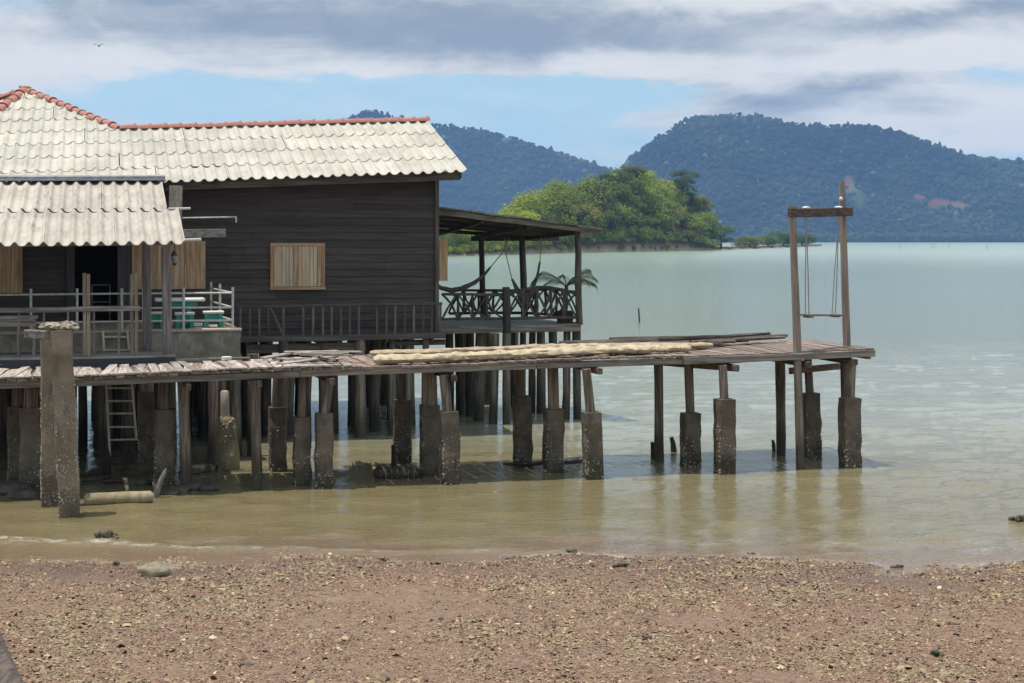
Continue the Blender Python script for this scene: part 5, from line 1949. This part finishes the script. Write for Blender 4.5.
for (x, y, a_, b2, c_) in ((195, 489, .18, .12, .09), (209, 490, .14, .1, .07), (180, 491, .16, .12, .07), (204, 472, .15, .1, .1), (215, 470, .1, .1, .09), (190, 474, .18, .1, .07), (8, 494, .3, .2, .14),
                           (24, 498, .22, .18, .1), (88, 480, .3, .15, .06), (120, 482, .26, .14, .05), (100, 474, .2, .1, .06), (140, 484, .2, .14, .08), (170, 494, .15, .1, .05), (130, 470, .22, .08, .05)):
    rock(x, y, a_, b2, c_, dk, 'wet_rock', 'dark wet rock in the shallows under the left part of the jetty', 'rock', 'dark rocks under the jetty')
rock(120, 501.5, .20, .07, .03, plain('pale_stone', (0.40, 0.36, 0.29), (0.28, 0.25, 0.20), .8, 8), 'flat_stone', 'pale flat stone just in front of the fallen pile', 'stone')
for (x, y, yt, r_) in ((101, 478, 461, .035), (107.5, 478, 450, .04), (124, 476, 459, .025)):
    p = wpt(x, y, 0)
    Yk = EYE * F / (y - HY) / F
    zt_ = (y - yt) * Yk
    o = put('broken_stake', MB().tube([p + Vector((0, 0, -.2)), p + Vector((.01, 0, zt_ * .5)), p + Vector((0, 0, zt_ * .85)), p + Vector((.01, 0, zt_))], [r_ * 1.4, r_ * 1.1, r_ * .9, r_ * .3], 7, .15), wood('rotten_wood', (0.03, 0.024, 0.018), (0.065, 0.05, 0.04), 'z'), None, True)
    setp(o, 'tall black rotten stake' * (yt == 450) + 'short thick black rotten stake' * (yt == 461) + 'thin black rotten stake' * (yt == 459) + ' poking from the shallows behind the fallen pile', 'stake', 'rotten stakes in the shallows')
for (x, y, xt, yt, r_, lb) in ((653, 458, 652, 442, .035, 'dark stub in the water close left of the round jetty post'), (674, 452, 671, 437, .045, 'leaning dark stub between two jetty posts'), (774, 452, 772.5, 440, .03, 'small dark stub beside the far round post near the swing'),
                              (394, 468, 393, 445, .04, 'dark stub beside the far concrete footed post')):
    p = wpt(x, y, 0)
    Yk = EYE * F / (y - HY) / F
    e = p + Vector(((xt - x) * Yk, 0, (y - yt) * Yk))
    o = put('pile_stub', MB().tube([p + Vector((0, 0, -.3)), p, p.lerp(e, .6) + Vector((.01, 0, 0)), e], [r_ * 1.2, r_ * 1.1, r_, r_ * .7], 8, .14), wood('rotten_wood', (0.03, 0.024, 0.018), (0.065, 0.05, 0.04), 'z'), None, True)
    setp(o, lb, 'stub')
# oyster-crusted sunken log with its ribs
a, b_ = wpt(374, 473, .06), wpt(420, 474, .06)
mb = MB().tube([a.lerp(b_, q) for q in (0, .1, .3, .5, .7, .9, 1)], [.06, .10, .10, .105, .10, .10, .07], 10, .15)
o = put('sunken_log', mb, wood('rotten_wood', (0.03, 0.024, 0.018), (0.065, 0.05, 0.04), 'u'), None, True)
setp(o, 'black sunken log lying between the concrete footed posts', 'log')
for q in range(7):
    c_ = a.lerp(b_, .12 + q * .12)
    put('oyster_rib', MB().lump((c_.x, c_.y - .09, c_.z + .01), (.012, .03, .085), 1, .3), concrete('oyster_crust', (0, 0, 0), (0, 0, 0)), o, True)
a, b_ = wpt(355, 467, .03), wpt(378, 466, .03)
o = put('rubble_clump', MB().lump(a.lerp(b_, .3), (.16, .1, .07), 3, .5, 2.5).lump(a.lerp(b_, .8), (.16, .08, .05), 3, .5, 2.5), concrete('oyster_crust', (0, 0, 0), (0, 0, 0)), None, True)
setp(o, 'brown oyster clump left of the black sunken log', 'rubble')
a, b_ = wpt(503, 464.5, .04), wpt(583, 461.5, .07)
o = put('floating_pole', MB().tube([a.lerp(b_, q) + Vector((0, 0, random.uniform(-.01, .01))) for q in (0, .2, .4, .6, .8, 1)], [.02, .028, .03, .03, .032, .03], 7, .1), wood('rotten_wood', (0.03, 0.024, 0.018), (0.065, 0.05, 0.04), 'u'), None, True)
setp(o, 'dark pole floating level between three concrete footed posts', 'pole')
a, b_ = wpt(190, 470, .05), wpt(214, 468, .05)
o = put('crusted_log', MB().tube([a.lerp(b_, q) for q in (0, .2, .5, .8, 1)], [.05, .07, .07, .07, .05], 10, .12), concrete('pale_crust', (0, 0, 0), (0, 0, 0)), None, True)
setp(o, 'short crusted log beside the oyster covered pile stub', 'log')


# --- stones and wrack on the beach
def bpt(x, y):
    """point on the beach seen at image (x, y)"""
    z = 0.0
    for _ in range(12):
        Y = (EYE - z) * F / (y - HY)
        X = (x - CX) / F * Y
        z = beach_z(X, Y)
    return Vector((X, Y, z))


stone = plain('beach_stone', (0.36, 0.31, 0.22), (0.20, 0.17, 0.12), .85, 9, bmp=.6)
for (x, y, a_, b2, c_, lb) in ((156, 576, .16, .11, .10, 'rounded pale stone on the beach near the left waterline'),):
    p = bpt(x, y)
    o = put('beach_stone', MB().lump((p.x, p.y, p.z + c_ * .45), (a_, b2, c_), 3, .35), stone, None, True, True)
    setp(o, lb, 'stone')
wr = plain('dark_wrack', (0.075, 0.06, 0.04), (0.16, 0.13, 0.09), .8, 14, bmp=.6)
for (x, y, a_, lb) in ((938, 656, .065, 'dark knobbly coral clump on the lower right of the beach'), (106, 540, .13, 'dark debris in the wash near the left waterline'), (572, 553, .06, 'small dark clump at the waterline right of centre'),
                       (897, 568, .06, 'small dark clump at the right waterline'), (620, 567, .07, 'dark clump on the beach below the waterline centre'), (118, 565, .05, 'small stone behind the rounded pale stone'),
                       (383, 561, .05, 'small dark stone at the waterline below the sunken log'), (1019, 521, .10, 'black lump in the water at the right edge')):
    p = bpt(x, y) if y > 548 else to_world(*wpt(x, y, 0.0))
    mb = MB()
    for k in range(6):
        mb.lump((p.x + random.uniform(-.8, .8) * a_, p.y + random.uniform(-.5, .5) * a_, p.z + random.uniform(.1, .6) * a_), (a_ * random.uniform(.3, .6), a_ * random.uniform(.3, .5), a_ * random.uniform(.2, .45)), 2, .5, 2.2)
    o = put('debris_clump', mb, wr, None, True, True)
    setp(o, lb, 'debris')
# the end of a dark log in the bottom left corner
a = bpt(-14, 640)
e = bpt(12, 700)
o = put('driftwood_log', MB().tube([a + Vector((-.25, .35, .06)), a + Vector((0, 0, .06)), a.lerp(e, .5) + Vector((0, 0, .06)), e + Vector((0, 0, .05)), e + Vector((.12, -.4, .04))], [.10, .105, .10, .10, .1], 12, .05), wood('driftwood_dark', (0.045, 0.03, 0.026), (0.12, 0.085, 0.07), 'v'), None, True, True)
setp(o, 'dark driftwood log in the bottom left corner of the beach', 'log')

# ================================================================== HAZE
mb = MB().box(-2600, 2600, -25, 3900, -2.5, 262)
me = mesh_from(mb.v, mb.f, 'haze', None, False)
m = bpy.data.materials.new('haze_air')
m.use_nodes = True
t = NT(m.node_tree)
t.n.clear()
pvn = t.node('ShaderNodeVolumePrincipled')
pvn.inputs['Color'].default_value = (0.30, 0.51, 0.98, 1)
pvn.inputs['Density'].default_value = 0.000135
pvn.inputs['Anisotropy'].default_value = 0.1
out = t.node('ShaderNodeOutputMaterial')
t.l.new(pvn.outputs[0], out.inputs['Volume'])
me.materials.append(m)
hz_o = bpy.data.objects.new('haze', me)
col.objects.link(hz_o)
setp(hz_o, kind='stuff')
